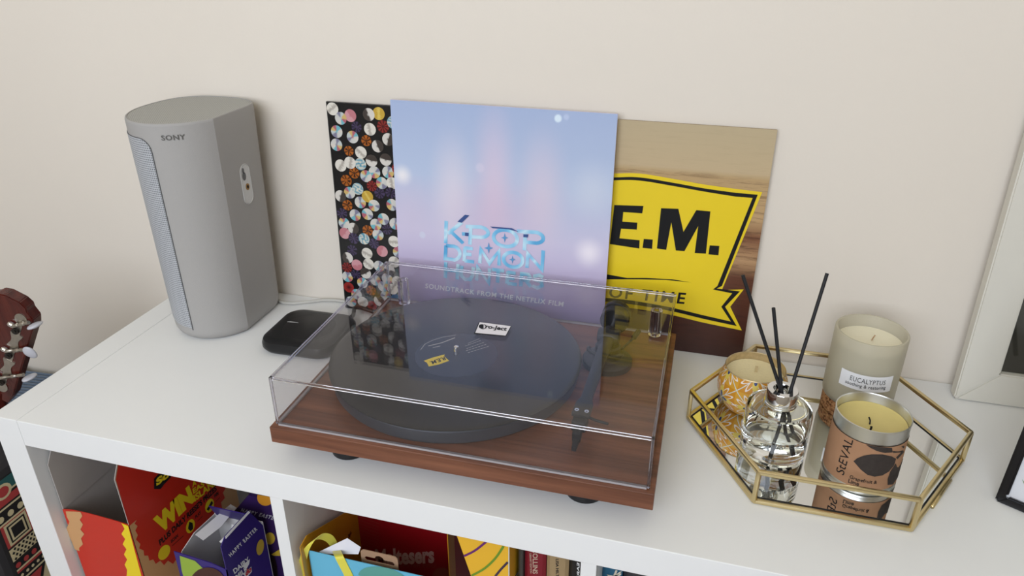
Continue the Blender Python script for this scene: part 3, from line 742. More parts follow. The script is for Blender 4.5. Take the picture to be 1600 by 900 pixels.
# dust cover: clear panels with polished edges
I = 0.0052; TH = 0.003
M_LID = clear('clear_acrylic', (0.955, 0.95, 0.957, 1), 1.49)
M_EDGE = mat('acrylic_edge', (0.80, 0.79, 0.86, 1), 0.03, trans=1.0, ior=1.49)
x0, x1, y0, y1, z0, z1 = I, TW-I, I, TD-I, H2+.0012, H3
bm = B(); box(bm, x0+TH, x1-TH, y0+TH, y1-TH, z1-TH, z1, fn=tt)
dc = obj('dust_cover', bm, M_LID, tr_); dc['label'] = 'clear acrylic dust cover'
for r in ((x0+TH, x1-TH, y0, y0+TH), (x0+TH, x1-TH, y1-TH, y1), (x0, x0+TH, y0+TH, y1-TH), (x1-TH, x1, y0+TH, y1-TH)):
    bm = B(); box(bm, *r, z0+.0012, z1-TH, fn=tt); obj('cover_wall', bm, M_LID, dc)
e = 0.0001
for r in ((x0+TH, x1-TH, y0, y0+TH, z1-TH, z1), (x0+TH, x1-TH, y1-TH, y1, z1-TH, z1), (x0, x0+TH, y0+TH, y1-TH, z1-TH, z1), (x1-TH, x1, y0+TH, y1-TH, z1-TH, z1),
          (x0, x0+TH, y0, y0+TH, z0, z1), (x1-TH, x1, y0, y0+TH, z0, z1), (x0, x0+TH, y1-TH, y1, z0, z1), (x1-TH, x1, y1-TH, y1, z0, z1)):
    bm = B(); box(bm, r[0]+e, r[1]-e, r[2]+e, r[3]-e, r[4], r[5], fn=tt, bev=.0006); obj('polished_edge', bm, M_EDGE, dc)
M_RIM = mat('frosted_rim', S(206, 202, 204), .35, trans=.35)
for r in ((x0+TH, x1-TH, y0, y0+TH), (x0+TH, x1-TH, y1-TH, y1), (x0, x0+TH, y0+TH, y1-TH), (x1-TH, x1, y0+TH, y1-TH)):
    bm = B(); box(bm, *r, z0-.0016, z0+.0012, fn=tt); obj('cover_rim', bm, M_RIM, dc)
for px_ in ((636, 466), (1024, 514)):
    hx_ = tz(px_, .053)[0]; hy_ = y1-TH-.0085
    bm = B(); lathe(bm, [(.0032, H2+.004), (.0080, H2+.004), (.0085, H2+.010), (.0078, H2+.040), (.0032, H2+.040)], (hx_, hy_), 24, fn=tt, closed=True)
    obj('hinge_post', bm, mat('clear_hinge', (0.93, 0.93, 0.95, 1), .05, trans=1.0, ior=1.45), dc, True, 40)
frs = Fr(tt((0, 0, H3)), (tc_, ts_, 0), (-ts_, tc_, 0))
q = [frs.px(*p) for p in ((740.5, 521.5), (748.5, 503), (799.5, 509.5), (790.5, 526))]
bm = B(); flat(bm, q, frs, .0001); obj('sticker_border', bm, M_INK, dc)
cxq, cyq = sum(a[0] for a in q)/4, sum(a[1] for a in q)/4
bm = B(); flat(bm, [(cxq+(a-cxq)*.95, cyq+.0007+(b-cyq)*.90) for a, b in q], frs, .0002); obj('sticker', bm, pm(232, 228, 232), dc)
bm = B(); ptext(bm, 'ro-Ject', frs, (757, 515), (790.5, 519.5), (760, 507.5), bold=.03)
flat(bm, [frs.px(*p) for p in ell(753, 510.5, 5, 3.4, 60, 300, 12)], frs, .0005)
thick(ell(754.5, 511, 5, 3.6, -70, 120, 10), .0005, bm, frs, .0006)
obj('sticker_lettering', bm, M_INK, dc)

# ------------------------------------------------------------------ mirrored hexagon tray
HX, HY, HR = 0.9632, -0.1705, 0.1485
def hexp(r, z): return [Vector((HX+r*math.cos(R(60*k)), HY+r*math.sin(R(60*k)), z)) for k in range(6)]
ty = thing('mirror_tray', (HX, HY, 0), 'hexagonal brass-framed mirror tray holding candles and a diffuser', 'tray')
lo, hi = hexp(HR, .0032), hexp(HR, .0402)
MB_ = .0052
bm = B(); prism(bm, [(p.x-HX, p.y-HY) for p in hexp(HR-.002, 0)], Fr((HX, HY, 0), (1, 0, 0), (0, 1, 0)), .0018, MB_); obj('mirror_base', bm, mat('mirror', (0.80, 0.81, 0.80, 1), 0.012, 1.0), ty)
def rod(p, q, w):
    d = (q-p).normalized(); up = Vector((0, 0, 1)); s_ = d.cross(up)
    if s_.length < .1: s_ = Vector((q.x-HX, q.y-HY, 0)); up = d.cross(s_.normalized())
    s_.normalize(); bmm = B(); Lr = (q-p).length
    box(bmm, -w*.4, Lr+w*.4, -w, w, -w, w, fn=lambda c: p+d*c.x+s_*c.y+up.normalized()*c.z, bev=w*.45); return bmm
for k in range(6):
    j = (k+1) % 6
    obj('bottom_rail', rod(lo[k], lo[j], .0024), M_GOLD, ty, True, 40)
    obj('top_rail', rod(hi[k], hi[j], .0024), M_GOLD, ty, True, 40)
    obj('corner_post', rod(lo[k], hi[k], .0024), M_GOLD, ty, True, 40)
pi, po = hexp(HR-.0042, .0), hexp(HR-.0018, .0)
for k in range(6):   # dark gasket line inside each lower rail
    j = (k+1) % 6; bm = B(); a, b = hexp(HR-.0036, MB_+.0002)[k], hexp(HR-.0036, MB_+.0002)[j]
    tube(bm, [a, b], .0009, 6); obj('gasket', bm, M_BLACK, ty)
a = hit((1456, 792), (0, 0, .0024), (0, 0, 1)); b = hit((1484.5, 750), (0, 0, .0024), (0, 0, 1))
bm = B(); tube(bm, [a, a.lerp(b, .5), b], .0023, 8); obj('side_rail', bm, M_GOLD, ty, True)

# ------------------------------------------------------------------ frosted candle
EX, EY, ER = 1.0085, -0.0965, 0.0400
ec = thing('frosted_candle', (EX, EY, MB_), 'tall frosted glass candle with white label on a cork base in the tray', 'candle')
bm = B(); lathe(bm, [(0, MB_), (.0375, MB_), (.0385, MB_+.001), (.0385, MB_+.016), (.0375, MB_+.018), (0, MB_+.018)], (EX, EY), 48)
def cork_mat():
    m = mat('cork', S(150, 104, 68), .85, noise=.0, bump=.5, bscale=500); nt = m.node_tree; b = nt.nodes['Principled BSDF']
    tc = nt.nodes.new('ShaderNodeTexCoord'); v = nt.nodes.new('ShaderNodeTexVoronoi'); v.inputs['Scale'].default_value = 420; nt.links.new(tc.outputs['Object'], v.inputs['Vector'])
    r = ramp(nt, [(0.0, S(92, 56, 34)), (.35, S(150, 102, 66)), (.8, S(182, 136, 92))]); sep = nt.nodes.new('ShaderNodeSeparateColor'); nt.links.new(v.outputs['Color'], sep.inputs[0]); nt.links.new(sep.outputs[0], r.inputs[0]); nt.links.new(r.outputs[0], b.inputs['Base Color'])
    return m
obj('cork_base', bm, cork_mat(), ec, True, 40)
g0 = MB_+.018; g1 = .1125
def frost_mat():
    m = bpy.data.materials.new('frosted_glass'); m.use_nodes = True; nt = m.node_tree; nt.nodes.clear()
    out = nt.nodes.new('ShaderNodeOutputMaterial'); p = nt.nodes.new('ShaderNodeBsdfPrincipled'); t = nt.nodes.new('ShaderNodeBsdfTranslucent'); tr = nt.nodes.new('ShaderNodeBsdfTransparent')
    p.inputs['Base Color'].default_value = S(216, 210, 190); p.inputs['Roughness'].default_value = .42; p.inputs['Specular IOR Level'].default_value = .35
    t.inputs[0].default_value = S(226, 222, 208)
    m1 = nt.nodes.new('ShaderNodeMixShader'); m1.inputs[0].default_value = .38; nt.links.new(p.outputs[0], m1.inputs[1]); nt.links.new(t.outputs[0], m1.inputs[2])
    m2 = nt.nodes.new('ShaderNodeMixShader'); m2.inputs[0].default_value = .30; nt.links.new(m1.outputs[0], m2.inputs[1]); nt.links.new(tr.outputs[0], m2.inputs[2])
    nt.links.new(m2.outputs[0], out.inputs[0]); return m
bm = B(); lathe(bm, [(0, g0), (.037, g0), (.0392, g0+.002), (ER, g0+.006), (ER, g1-.001), (ER-.0008, g1), (ER-.0026, g1), (ER-.0034, g1-.001), (ER-.0034, g0+.004), (0, g0+.004)], (EX, EY), 64)
obj('glass', bm, frost_mat(), ec, True, 40)
M_WAX = mat('cream_wax', S(238, 231, 206), .55, spec=.3, noise=.03, nscale=120, bump=.1, bscale=500)
bm = B(); lathe(bm, [(0, g0+.0042), (ER-.0038, g0+.0042), (ER-.0038, g1-.0148), (ER-.006, g1-.0155), (0, g1-.016)], (EX, EY), 48); obj('wax', bm, M_WAX, ec, True, 40)
wp = hit((1362, 532), (0, 0, g1-.0155), (0, 0, 1))
bm = B(); tube(bm, [wp, wp+Vector((.001, .001, .003)), wp+Vector((.003, .003, .006))], .0007, 6); obj('wick', bm, mat('wick_pale', S(176, 140, 104), .8), ec)
def cyl_print(parent, name, c, r, px0, px1, zlo, zhi, m, n=24, off=.0004):
    """label wrapped on a vertical cylinder between two pixels' angles"""
    a0_, a1_ = px0, px1; bmm = B(); prev = None
    for k in range(n+1):
        a = a0_+(a1_-a0_)*k/n; v0 = bmm.verts.new((c[0]+(r+off)*math.cos(a), c[1]+(r+off)*math.sin(a), zlo)); v1 = bmm.verts.new((c[0]+(r+off)*math.cos(a), c[1]+(r+off)*math.sin(a), zhi))
        if prev: bmm.faces.new((prev[0], v0, v1, prev[1]))
        prev = (v0, v1)
    return obj(name, bmm, m, parent, True)
def cyl_ang(px_, c, r):
    p = hit_cyl(px_, c, r); return math.atan2(p.y-c[1], p.x-c[0]), p.z
def cyl_text(bmm, s, c, r, bl, br, tl_, off=.0008, **k):
    """lettering on a vertical cylinder; corners are (angle, z)"""
    def fn(x, y):
        a = bl[0]+(br[0]-bl[0])*x+(tl_[0]-bl[0])*y; z = bl[1]+(br[1]-bl[1])*x+(tl_[1]-bl[1])*y
        return Vector((c[0]+(r+off)*math.cos(a), c[1]+(r+off)*math.sin(a), z))
    text_map(bmm, s, fn, **k)
EC = (EX, EY)
aL, zL = cyl_ang((1310.5, 598), EC, ER); aR, zR = cyl_ang((1390, 609), EC, ER); zT = cyl_ang((1315, 574), EC, ER)[1]
zl = (zL+zR)/2-.0005; zh = zl+(zT-zL)
cyl_print(ec, 'paper_label', EC, ER, aL, aR, zl, zh, pm(236, 236, 238), off=.0004)
bm = B(); da = aR-aL; dz = zh-zl
cyl_text(bm, 'EUCALYPTUS', EC, ER, (aL+da*.20, zl+dz*.50), (aL+da*.84, zl+dz*.50), (aL+da*.20, zl+dz*.80), spacing=1.1)
cyl_text(bm, 'soothing & restoring', EC, ER, (aL+da*.13, zl+dz*.14), (aL+da*.87, zl+dz*.14), (aL+da*.13, zl+dz*.42), bold=.01, spacing=1.1)
obj('label_lettering', bm, mat('label_ink', S(62, 60, 58), .6), ec)

# ------------------------------------------------------------------ tin candle with kraft wrap
KX, KY, KR = 0.9970, -0.2275, 0.0362; KC = (KX, KY); k1 = .0855
tn = thing('tin_candle', (KX, KY, MB_), 'silver tin candle with brown kraft fruit-print wrap in the tray', 'candle')
bm = B(); lathe(bm, [(0, MB_), (KR-.002, MB_), (KR+.0006, MB_+.001), (KR+.0008, MB_+.003), (KR-.0004, MB_+.0045), (KR, MB_+.006), (KR, k1-.001), (KR+.0005, k1), (KR-.0006, k1+.0003), (KR-.0012, k1-.001), (KR-.0012, MB_+.004), (0, MB_+.004)], KC, 64)
obj('tin', bm, M_ALU, tn, True, 30)
wz0, wz1 = MB_+.0085, k1-.0165
cyl_print(tn, 'kraft_wrap', KC, KR, -math.pi, math.pi, wz0, wz1, M_KRAFT, 64, .0005)
bm = B(); lathe(bm, [(0, MB_+.0045), (KR-.0016, MB_+.0045), (KR-.0016, k1-.0105), (KR-.004, k1-.0115), (0, k1-.0118)], KC, 48)
obj('wax', bm, mat('yellow_wax', S(212, 194, 124), .42, spec=.4, noise=.06, nscale=60), tn, True, 40)
wp = hit((1360, 671), (0, 0, k1-.0115), (0, 0, 1))
bm = B(); tube(bm, [wp-Vector((0, 0, .001)), wp+Vector((.0005, 0, .002)), wp+Vector((0.0003, .001, .0035))], .0011, 6); tube(bm, [wp+Vector((.0005, .009, 0)), wp+Vector((.0012, .013, .002)), wp+Vector((0, .016, .004))], .0008, 6); obj('wick', bm, M_INK, tn)
bm = B()
def KA(u, v): return cyl_ang((u, v), KC, KR)
b0_ = KA(1318, 744); b1_ = KA(1333, 689); b2_ = KA(1303, 738)
# vertical maker's name: baseline runs up the tin
p_bl = KA(1319, 743); p_br = KA(1334, 688); p_tl = KA(1306, 739)
cyl_text(bm, 'StEVAL', KC, KR, (p_bl[0], p_bl[1]), (p_bl[0]+.02, p_br[1]), (p_tl[0], p_bl[1]), bold=.0)
q0_ = KA(1327, 748); q1_ = KA(1370, 753); q2_ = KA(1327, 740.5)
cyl_text(bm, 'Grapefruit &', KC, KR, (q0_[0], q0_[1]), (q1_[0], q0_[1]), (q0_[0], q2_[1]), bold=.015)
q0_ = KA(1325.5, 752.5); q1_ = KA(1343, 754); q2_ = KA(1326, 746)
cyl_text(bm, 'Lime', KC, KR, (q0_[0], q0_[1]-.0006), (q1_[0], q0_[1]-.0006), (q0_[0], q2_[1]-.0006), bold=.015)
obj('lettering', bm, M_INK, tn)
def cyl_poly(bmm, c, r, pts, off=.0009):
    """pixel polygon wrapped on a cylinder as a fan of small faces"""
    q = [cyl_ang(p, c, r) for p in pts]; ca, cz = sum(a for a, _ in q)/len(q), sum(z for _, z in q)/len(q)
    n = 5; rows = []
    for j in range(n+1):
        t = j/n; rows.append([bmm.verts.new((c[0]+(r+off)*math.cos(ca+(a-ca)*t), c[1]+(r+off)*math.sin(ca+(a-ca)*t), min(cz+(z-cz)*t, wz1))) for a, z in q] if j else [bmm.verts.new((c[0]+(r+off)*math.cos(ca), c[1]+(r+off)*math.sin(ca), cz))])
    m = len(q)
    for k in range(m):
        bmm.faces.new((rows[0][0], rows[1][k], rows[1][(k+1) % m]))
        for j in range(1, n): bmm.faces.new((rows[j][k], rows[j+1][k], rows[j+1][(k+1) % m], rows[j][(k+1) % m]))
bm = B()
for g in ([(1334, 720), (1340, 715), (1350, 711), (1362, 709), (1378, 709), (1392, 712), (1399, 716), (1396, 726), (1388, 736), (1378, 742), (1366, 744), (1355, 741), (1345, 733)],
          [(1353, 694), (1360, 699), (1370, 704), (1382, 707), (1394, 706), (1393, 699), (1380, 696), (1366, 693)],
          [(1410, 716), (1408, 730), (1402, 746), (1394, 756), (1386, 757), (1386, 748), (1390, 736), (1398, 724)],
          [(1399, 714), (1409, 704), (1411, 706), (1401, 717)], [(1394, 704), (1410, 703), (1411, 705.5), (1395, 707)], [(1407, 697), (1412, 696), (1411, 700)]):
    cyl_poly(bm, KC, KR, g)
obj('fruit_print', bm, mat('print_charcoal', S(52, 44, 40), .75, noise=.35, nscale=220), tn, True)

# ------------------------------------------------------------------ round patterned candle
QX, QY = 0.8850, -0.1290; QC = (QX, QY)
bc = thing('patterned_candle', (QX, QY, MB_), 'small round candle tin with orange and blue tile pattern in the tray', 'candle')
PR = [(0.020, MB_), (.027, MB_+.0005), (.0315, MB_+.004), (.0368, MB_+.012), (.0402, MB_+.021), (.0412, MB_+.029), (.0402, MB_+.038), (.0375, MB_+.046), (.0352, MB_+.0525), (.0346, MB_+.0545)]
def tile_mat():
    m = bpy.data.materials.new('tile_pattern'); m.use_nodes = True; nt = m.node_tree; b = nt.nodes['Principled BSDF']; b.inputs['Roughness'].default_value = .3
    uv = nt.nodes.new('ShaderNodeUVMap'); mp = nt.nodes.new('ShaderNodeMapping'); mp.inputs['Scale'].default_value = (6, 1.35, 1); nt.links.new(uv.outputs[0], mp.inputs[0])
    fr_ = nt.nodes.new('ShaderNodeVectorMath'); fr_.operation = 'FRACTION'; nt.links.new(mp.outputs[0], fr_.inputs[0])
    sb = nt.nodes.new('ShaderNodeVectorMath'); sb.operation = 'SUBTRACT'; nt.links.new(fr_.outputs[0], sb.inputs[0]); sb.inputs[1].default_value = (.5, .5, 0)
    se = nt.nodes.new('ShaderNodeSeparateXYZ'); nt.links.new(sb.outputs[0], se.inputs[0])
    def mth(op, a, b_=None):
        n = nt.nodes.new('ShaderNodeMath'); n.operation = op
        for i, v in enumerate((a, b_)):
            if v is None: continue
            if isinstance(v, (int, float)): n.inputs[i].default_value = v
            else: nt.links.new(v, n.inputs[i])
        return n.outputs[0]
    X, Y = se.outputs[0], se.outputs[1]
    r = mth('SQRT', mth('ADD', mth('MULTIPLY', X, X), mth('MULTIPLY', Y, Y)))
    an = mth('ARCTAN2', Y, X)
    pet = mth('MULTIPLY', mth('ADD', mth('COSINE', mth('MULTIPLY', an, 4.0)), 1.4), .16)
    f_blue = mth('LESS_THAN', r, mth('MULTIPLY', pet, .62)); f_yel = mth('LESS_THAN', r, mth('MULTIPLY', pet, 1.05))
    pet2 = mth('MULTIPLY', mth('ADD', mth('COSINE', mth('MULTIPLY', an, 12.0)), 3.2), .115)
    f_wh = mth('LESS_THAN', mth('ABSOLUTE', mth('SUBTRACT', r, pet2)), .035)
    ln = mth('LESS_THAN', mth('ABSOLUTE', mth('SUBTRACT', mth('ABSOLUTE', X), mth('ABSOLUTE', Y))), .018)
    ck = nt.nodes.new('ShaderNodeTexChecker'); nt.links.new(mp.outputs[0], ck.inputs[0]); ck.inputs['Scale'].default_value = 1.0; ck.inputs[1].default_value = S(204, 140, 40); ck.inputs[2].default_value = S(212, 158, 56)
    cur = ck.outputs[0]
    for f, c in ((f_wh, S(232, 222, 216)), (f_yel, S(222, 196, 92)), (f_blue, S(40, 60, 122)), (ln, S(206, 214, 206))):
        mx = nt.nodes.new('ShaderNodeMix'); mx.data_type = 'RGBA'; nt.links.new(f, mx.inputs['Factor']); nt.links.new(cur, mx.inputs['A']); mx.inputs['B'].default_value = c; cur = mx.outputs['Result']
    nt.links.new(cur, b.inputs['Base Color']); return m
def lathe_uv(name, prof, c, seg, m, parent):
    V = []; F = []; U = []
    n = len(prof)
    for i, (r, z) in enumerate(prof):
        for k in range(seg+1):
            a = 2*math.pi*k/seg; V.append((c[0]+r*math.cos(a), c[1]+r*math.sin(a), z)); U.append((k/seg, (z-prof[0][1])/(prof[-1][1]-prof[0][1])))
    for i in range(n-1):
        for k in range(seg):
            q = i*(seg+1)+k; F.append((q, q+1, q+seg+2, q+seg+1))
    me = bpy.data.meshes.new(name); me.from_pydata(V, [], F); l = me.uv_layers.new(name='UVMap')
    for lp in me.loops: l.data[lp.index].uv = U[lp.vertex_index]
    return link(name, me, m, parent, True)
lathe_uv('bowl', [(0.0001, MB_)]+PR, QC, 64, tile_mat(), bc)
bm = B(); zt_ = MB_+.0545
lathe(bm, [(.0346, zt_), (.0352, zt_+.0008), (.0346, zt_+.0016), (.0338, zt_+.0008), (.0338, zt_-.012), (.0345, zt_-.012)], QC, 48, closed=True); obj('rim', bm, mat('worn_tin_rim', S(196, 176, 140), .3, .7, noise=.35, nscale=160), bc, True, 40)
bm = B(); lathe(bm, [(0, MB_+.002), (.026, MB_+.003), (.036, MB_+.03), (.0335, zt_-.0085), (.030, zt_-.0095), (0, zt_-.0098)], QC, 40); obj('wax', bm, mat('pale_wax', S(222, 208, 166), .6, noise=.08, nscale=300, bump=.4, bscale=500), bc, True, 40)
wp = hit((1181, 581), (0, 0, zt_-.0095), (0, 0, 1))
bm = B(); box(bm, wp.x-.0016, wp.x+.0016, wp.y-.0005, wp.y+.0005, wp.z-.001, wp.z+.008); obj('wick', bm, mat('wood_wick', S(190, 170, 128), .8), bc)

# ------------------------------------------------------------------ reed diffuser
DX, DY, DR = 0.9085, -0.2105, 0.0352; DC = (DX, DY)
M_GLASS = mat('clear_glass', (0.96, 0.975, 0.955, 1), 0.0, trans=1.0, ior=1.45)
df = thing('reed_diffuser', (DX, DY, MB_), 'clear round glass reed diffuser with chrome collar and black sticks', 'diffuser')
gt = .066
outer = [(0, MB_+.0003), (DR-.004, MB_+.0003), (DR-.001, MB_+.002), (DR, MB_+.006), (DR, gt-.007), (DR-.0015, gt-.002), (DR-.006, gt+.0005), (.020, gt+.0005), (.0155, gt+.0015), (.0148, gt+.006), (.0148, gt+.012)]
lt = .036
inner = [(.0095, gt+.012), (.0095, gt+.002), (.013, gt-.002), (DR-.006, gt-.0035), (DR-.0035, gt-.009), (DR-.0035, lt+.001), (DR-.0045, lt), (0, lt)]   # below lt the bottle is full
bm = B(); lathe(bm, outer+inner, DC, 64); obj('glass_bottle', bm, M_GLASS, df, True, 35)
bm = B(); ct = .0865
lathe(bm, [(.0152, gt+.0025), (.0172, gt+.0025), (.0174, gt+.0035), (.0172, gt+.005), (.0165, gt+.0056), (.0165, ct-.0015), (.0158, ct), (.0100, ct), (.0094, ct-.001), (.0094, gt+.006), (.0152, gt+.006)], DC, 48, closed=True); obj('chrome_collar', bm, M_CHROME, df, True, 30)
aL, zL = cyl_ang((1203, 698), DC, DR); aR, zR = cyl_ang((1259, 702), DC, DR); bm = B()
cyl_text(bm, 'VALENTTE', DC, DR, (aL, zL), (aR, zL), (aL, zL+.0052), off=.0003); obj('lettering', bm, mat('etched_grey', S(110, 112, 108), .6), df)
# three black reeds: top pixel and the point where each leaves the collar
for k, (top, at, zt2) in enumerate((((1160.5, 430), (1219, 607), .166), ((1208.5, 481), (1221, 608), .150), ((1292.5, 427), (1236, 608), .178))):
    e0 = hit(at, (0, 0, ct-.001), (0, 0, 1)); e1 = None
    d = ray(*top)
    # the reed's top lies on its pixel ray at the distance that makes the stick about 19 cm long
    best = None
    for i in range(400):
        p = CAM+d*(.55+i*.0015)
        L_ = (p-e0).length; below = (e0-p).normalized()
        b2 = e0+below*((e0.z-(MB_+.009))/max(.2, -below.z))
        rad = math.hypot(b2.x-DX, b2.y-DY)
        sc_ = abs(L_-[.135, .094, .128][k])*2+max(0, rad-(DR-.008))*6
        if best is None or sc_ < best[0]: best = (sc_, p, b2)
    e1, b2 = best[1], best[2]
    rr_ = math.hypot(b2.x-DX, b2.y-DY)
    if rr_ > DR-.008: b2 = Vector((DX+(b2.x-DX)*(DR-.008)/rr_, DY+(b2.y-DY)*(DR-.008)/rr_, b2.z))
    bm = B(); tube(bm, [e1, e0, b2], .0019, 10)
    tag(obj('reed_stick', bm, M_SATIN, None, True, 40), ['black reed stick leaning towards the yellow banner sleeve, in the diffuser', 'shortest black reed stick, standing most upright in the diffuser', 'black reed stick leaning towards the frosted candle, in the diffuser'][k], 'reed stick', 'reeds in the diffuser')

# ------------------------------------------------------------------ large white picture frame
c0 = hit((1490, 624), (0, 0, 0), (0, 0, 1))
M_PF = mat('painted_frame', S(219, 215, 204), 0.5, noise=.015, nscale=40, bump=.05, bscale=300)
PW, PH = .44, .56
a_t = .0245
frP = Fr((c0.x, c0.y, 0.0006), (1, 0.004, 0.0), (-0.012, (-.0225-c0.y)/PH, 1))
pf = thing('picture_frame', (c0.x+PW/2, c0.y, 0), 'large white wooden picture frame with dark picture leaning against the wall', 'picture frame')
BW, DT = .0425, .018
def bar(p):     # mitred bar outline -> bevelled prism
    bmm = B(); t = bmesh.new(); prism(t, p, frP, -DT, 0.0); bmesh.ops.recalc_face_normals(t, faces=t.faces); bmesh.ops.bevel(t, geom=t.edges[:], offset=.0018, segments=2, affect='EDGES'); merge(bmm, t); return bmm
for p in ([(0, 0), (PW, 0), (PW-BW, BW), (BW, BW)], [(0, 0), (BW, BW), (BW, PH-BW), (0, PH)], [(PW, 0), (PW, PH), (PW-BW, PH-BW), (PW-BW, BW)], [(0, PH), (BW, PH-BW), (PW-BW, PH-BW), (PW, PH)]):
    obj('frame_bar', bar(p), M_PF, pf)
bm = B(); prism(bm, [(BW-.004, BW-.004), (PW-BW+.004, BW-.004), (PW-BW+.004, PH-BW+.004), (BW-.004, PH-BW+.004)], frP, -.013, -.0095); obj('picture', bm, mat('dark_picture', S(58, 54, 48), .5, noise=.1, nscale=30), pf)
bm = B(); prism(bm, [(BW-.004, BW-.004), (PW-BW+.004, BW-.004), (PW-BW+.004, PH-BW+.004), (BW-.004, PH-BW+.004)], frP, -.0085, -.0065); obj('glass_pane', bm, clear('picture_glass', (.97, .98, .97, 1), 1.5), pf)

# ------------------------------------------------------------------ small black photo frame
c0 = hit((1553, 783), (0, 0, 0), (0, 0, 1)); e_ = Vector((.885, -.465, 0)).normalized(); bk = Vector((.465, .885, 0)).normalized()
th = R(17); up_ = Vector((0, 0, math.cos(th)))+bk*math.sin(th)
frB = Fr(c0+Vector((0, 0, .0005)), e_, up_)
QW, QH, QB = .155, .205, .0095
sf = thing('photo_frame', c0+e_*QW/2, 'small glossy black photo frame with green fern print at the tray side', 'photo frame')
M_PIANO = mat('gloss_black_lacquer', (0.006, 0.006, 0.008, 1), .12, spec=.5)
for p in ([(0, 0), (QW, 0), (QW-QB, QB), (QB, QB)], [(0, 0), (QB, QB), (QB, QH-QB), (0, QH)], [(QW, 0), (QW, QH), (QW-QB, QH-QB), (QW-QB, QB)], [(0, QH), (QB, QH-QB), (QW-QB, QH-QB), (QW, QH)]):
    bm = B(); t = bmesh.new(); prism(t, p, frB, -.014, 0.0); bmesh.ops.recalc_face_normals(t, faces=t.faces); bmesh.ops.bevel(t, geom=t.edges[:], offset=.002, segments=2, affect='EDGES'); merge(bm, t)
    ins = [( (x+( QW/2-x)*.06), (y+(QH/2-y)*.045)) for x, y in p]
    obj('frame_bar', bm, M_PIANO, sf)
bm = B(); prism(bm, [(QB-.002, QB-.002), (QW-QB+.002, QB-.002), (QW-QB+.002, QH-QB+.002), (QB-.002, QH-QB+.002)], frB, -.009, -.005); obj('mount', bm, pm(226, 227, 232), sf)
bm = B()
def fern(x, y, Lh, ang, n):
    ca, sa = math.cos(R(ang)), math.sin(R(ang))
    for k in range(n):
        t = k/n; l = .026*(1-t*.75); px0, py0 = x+Lh*t*ca, y+Lh*t*sa
        for s_ in (-1, 1):
            a = R(ang+s_*58); dx, dy = math.cos(a)*l, math.sin(a)*l; w = .0022
            flat(bm, [(px0, py0), (px0+dx*.5-dy/l*w, py0+dy*.5+dx/l*w), (px0+dx, py0+dy), (px0+dx*.5+dy/l*w, py0+dy*.5-dx/l*w)], frB, -.0046+.00003*k)
for a in (118, 88, 60, 35): fern(.062 if a > 80 else .08, .048, .105, a, 15)
fern(.056, .036, .05, 150, 8); fern(.034, .014, .075, 80, 16)
obj('fern_print', bm, pm(128, 152, 108, rough=.6), sf)
bm = B(); prism(bm, [(QB-.002, QB-.002), (QW-QB+.002, QB-.002), (QW-QB+.002, QH-QB+.002), (QB-.002, QH-QB+.002)], frB, -.0042, -.003); obj('glass_pane', bm, clear('photo_glass', (.98, .98, .98, 1), 1.5), sf)
bm = B(); tube(bm, [frB(QW*.5, QH*.62, -.014), frB(QW*.5, QH*.62, -.014)+bk*.02+Vector((0, 0, -.03)), Vector((frB(QW*.5, QH*.62, -.014)+bk*.055).to_tuple()[:2]+(.003,))], .003, 6); obj('stand_leg', bm, M_SATIN, sf)

# ------------------------------------------------------------------ compartment 1: opened egg cartons
M_RED = mat('carton_red', S(200, 44, 24), .36, noise=.02, nscale=20)
M_CY = pm(240, 212, 28); M_TANP = pm(206, 158, 108)
AX0, AX1, AYF, AYB, AZT = .0425, .1456, -.3745, -.172, -.1524
ca_ = thing('egg_carton', ((AX0+AX1)/2, (AYF+AYB)/2, CB), 'opened tall red and yellow easter egg carton inside the shelf', 'carton')
t_ = .0009
fA = Fr((AX0, AYF, CB), (1, 0, 0), (0, 0, 1)); fS = Fr((AX1, AYF, CB), (0, 1, 0), (0, 0, 1))
HA = AZT-CB; DA = AYB-AYF; WA = AX1-AX0
bm = B(); prism(bm, [(0, 0), (WA, 0), (WA, HA), (WA*.75, HA+.0022), (WA*.4, HA+.004), (WA*.15, HA+.0035), (0, HA+.001)], fA, -t_, 0); fp = obj('front_panel', bm, M_RED, ca_)
bm = B(); prism(bm, [(.001, 0), (DA, 0), (DA, HA), (.001, HA)], Fr((AX0+.0, AYF, CB), (0, 1, 0), (0, 0, 1)), 0, t_); obj('side_panel', bm, M_GREYCARD, ca_)
bm = B(); prism(bm, [(0, 0), (WA, 0), (WA, HA), (0, HA)], Fr((AX0, AYB, CB), (1, 0, 0), (0, 0, 1)), -t_, 0); obj('back_panel', bm, M_GREYCARD, ca_)
bm = B(); prism(bm, [(0, 0), (DA, 0), (DA, HA+.020), (.17, HA+.108), (.018, HA+.108), (-.001, HA+.0745), (0, HA)], fS, -t_, 0); sp2 = obj('side_panel', bm, M_GREYCARD, ca_)
bm = B(); prism(bm, [(0, 0), (WA, 0), (WA, DA), (0, DA)], Fr((AX0, AYF, CB), (1, 0, 0), (0, 1, 0)), 0, t_); obj('base_panel', bm, M_GREYCARD, ca_)
# left flap standing up on the hinge of the left panel
bm = B(); prism(bm, [(0, 0), (DA-.01, 0), (DA-.05, .09), (.022, .108), (.0, .074)], Fr((AX0+.0008, AYF, AZT), (0, 1, 0), (0.0, 0, 1)), 0, t_); obj('side_flap', bm, M_GREYCARD, ca_)
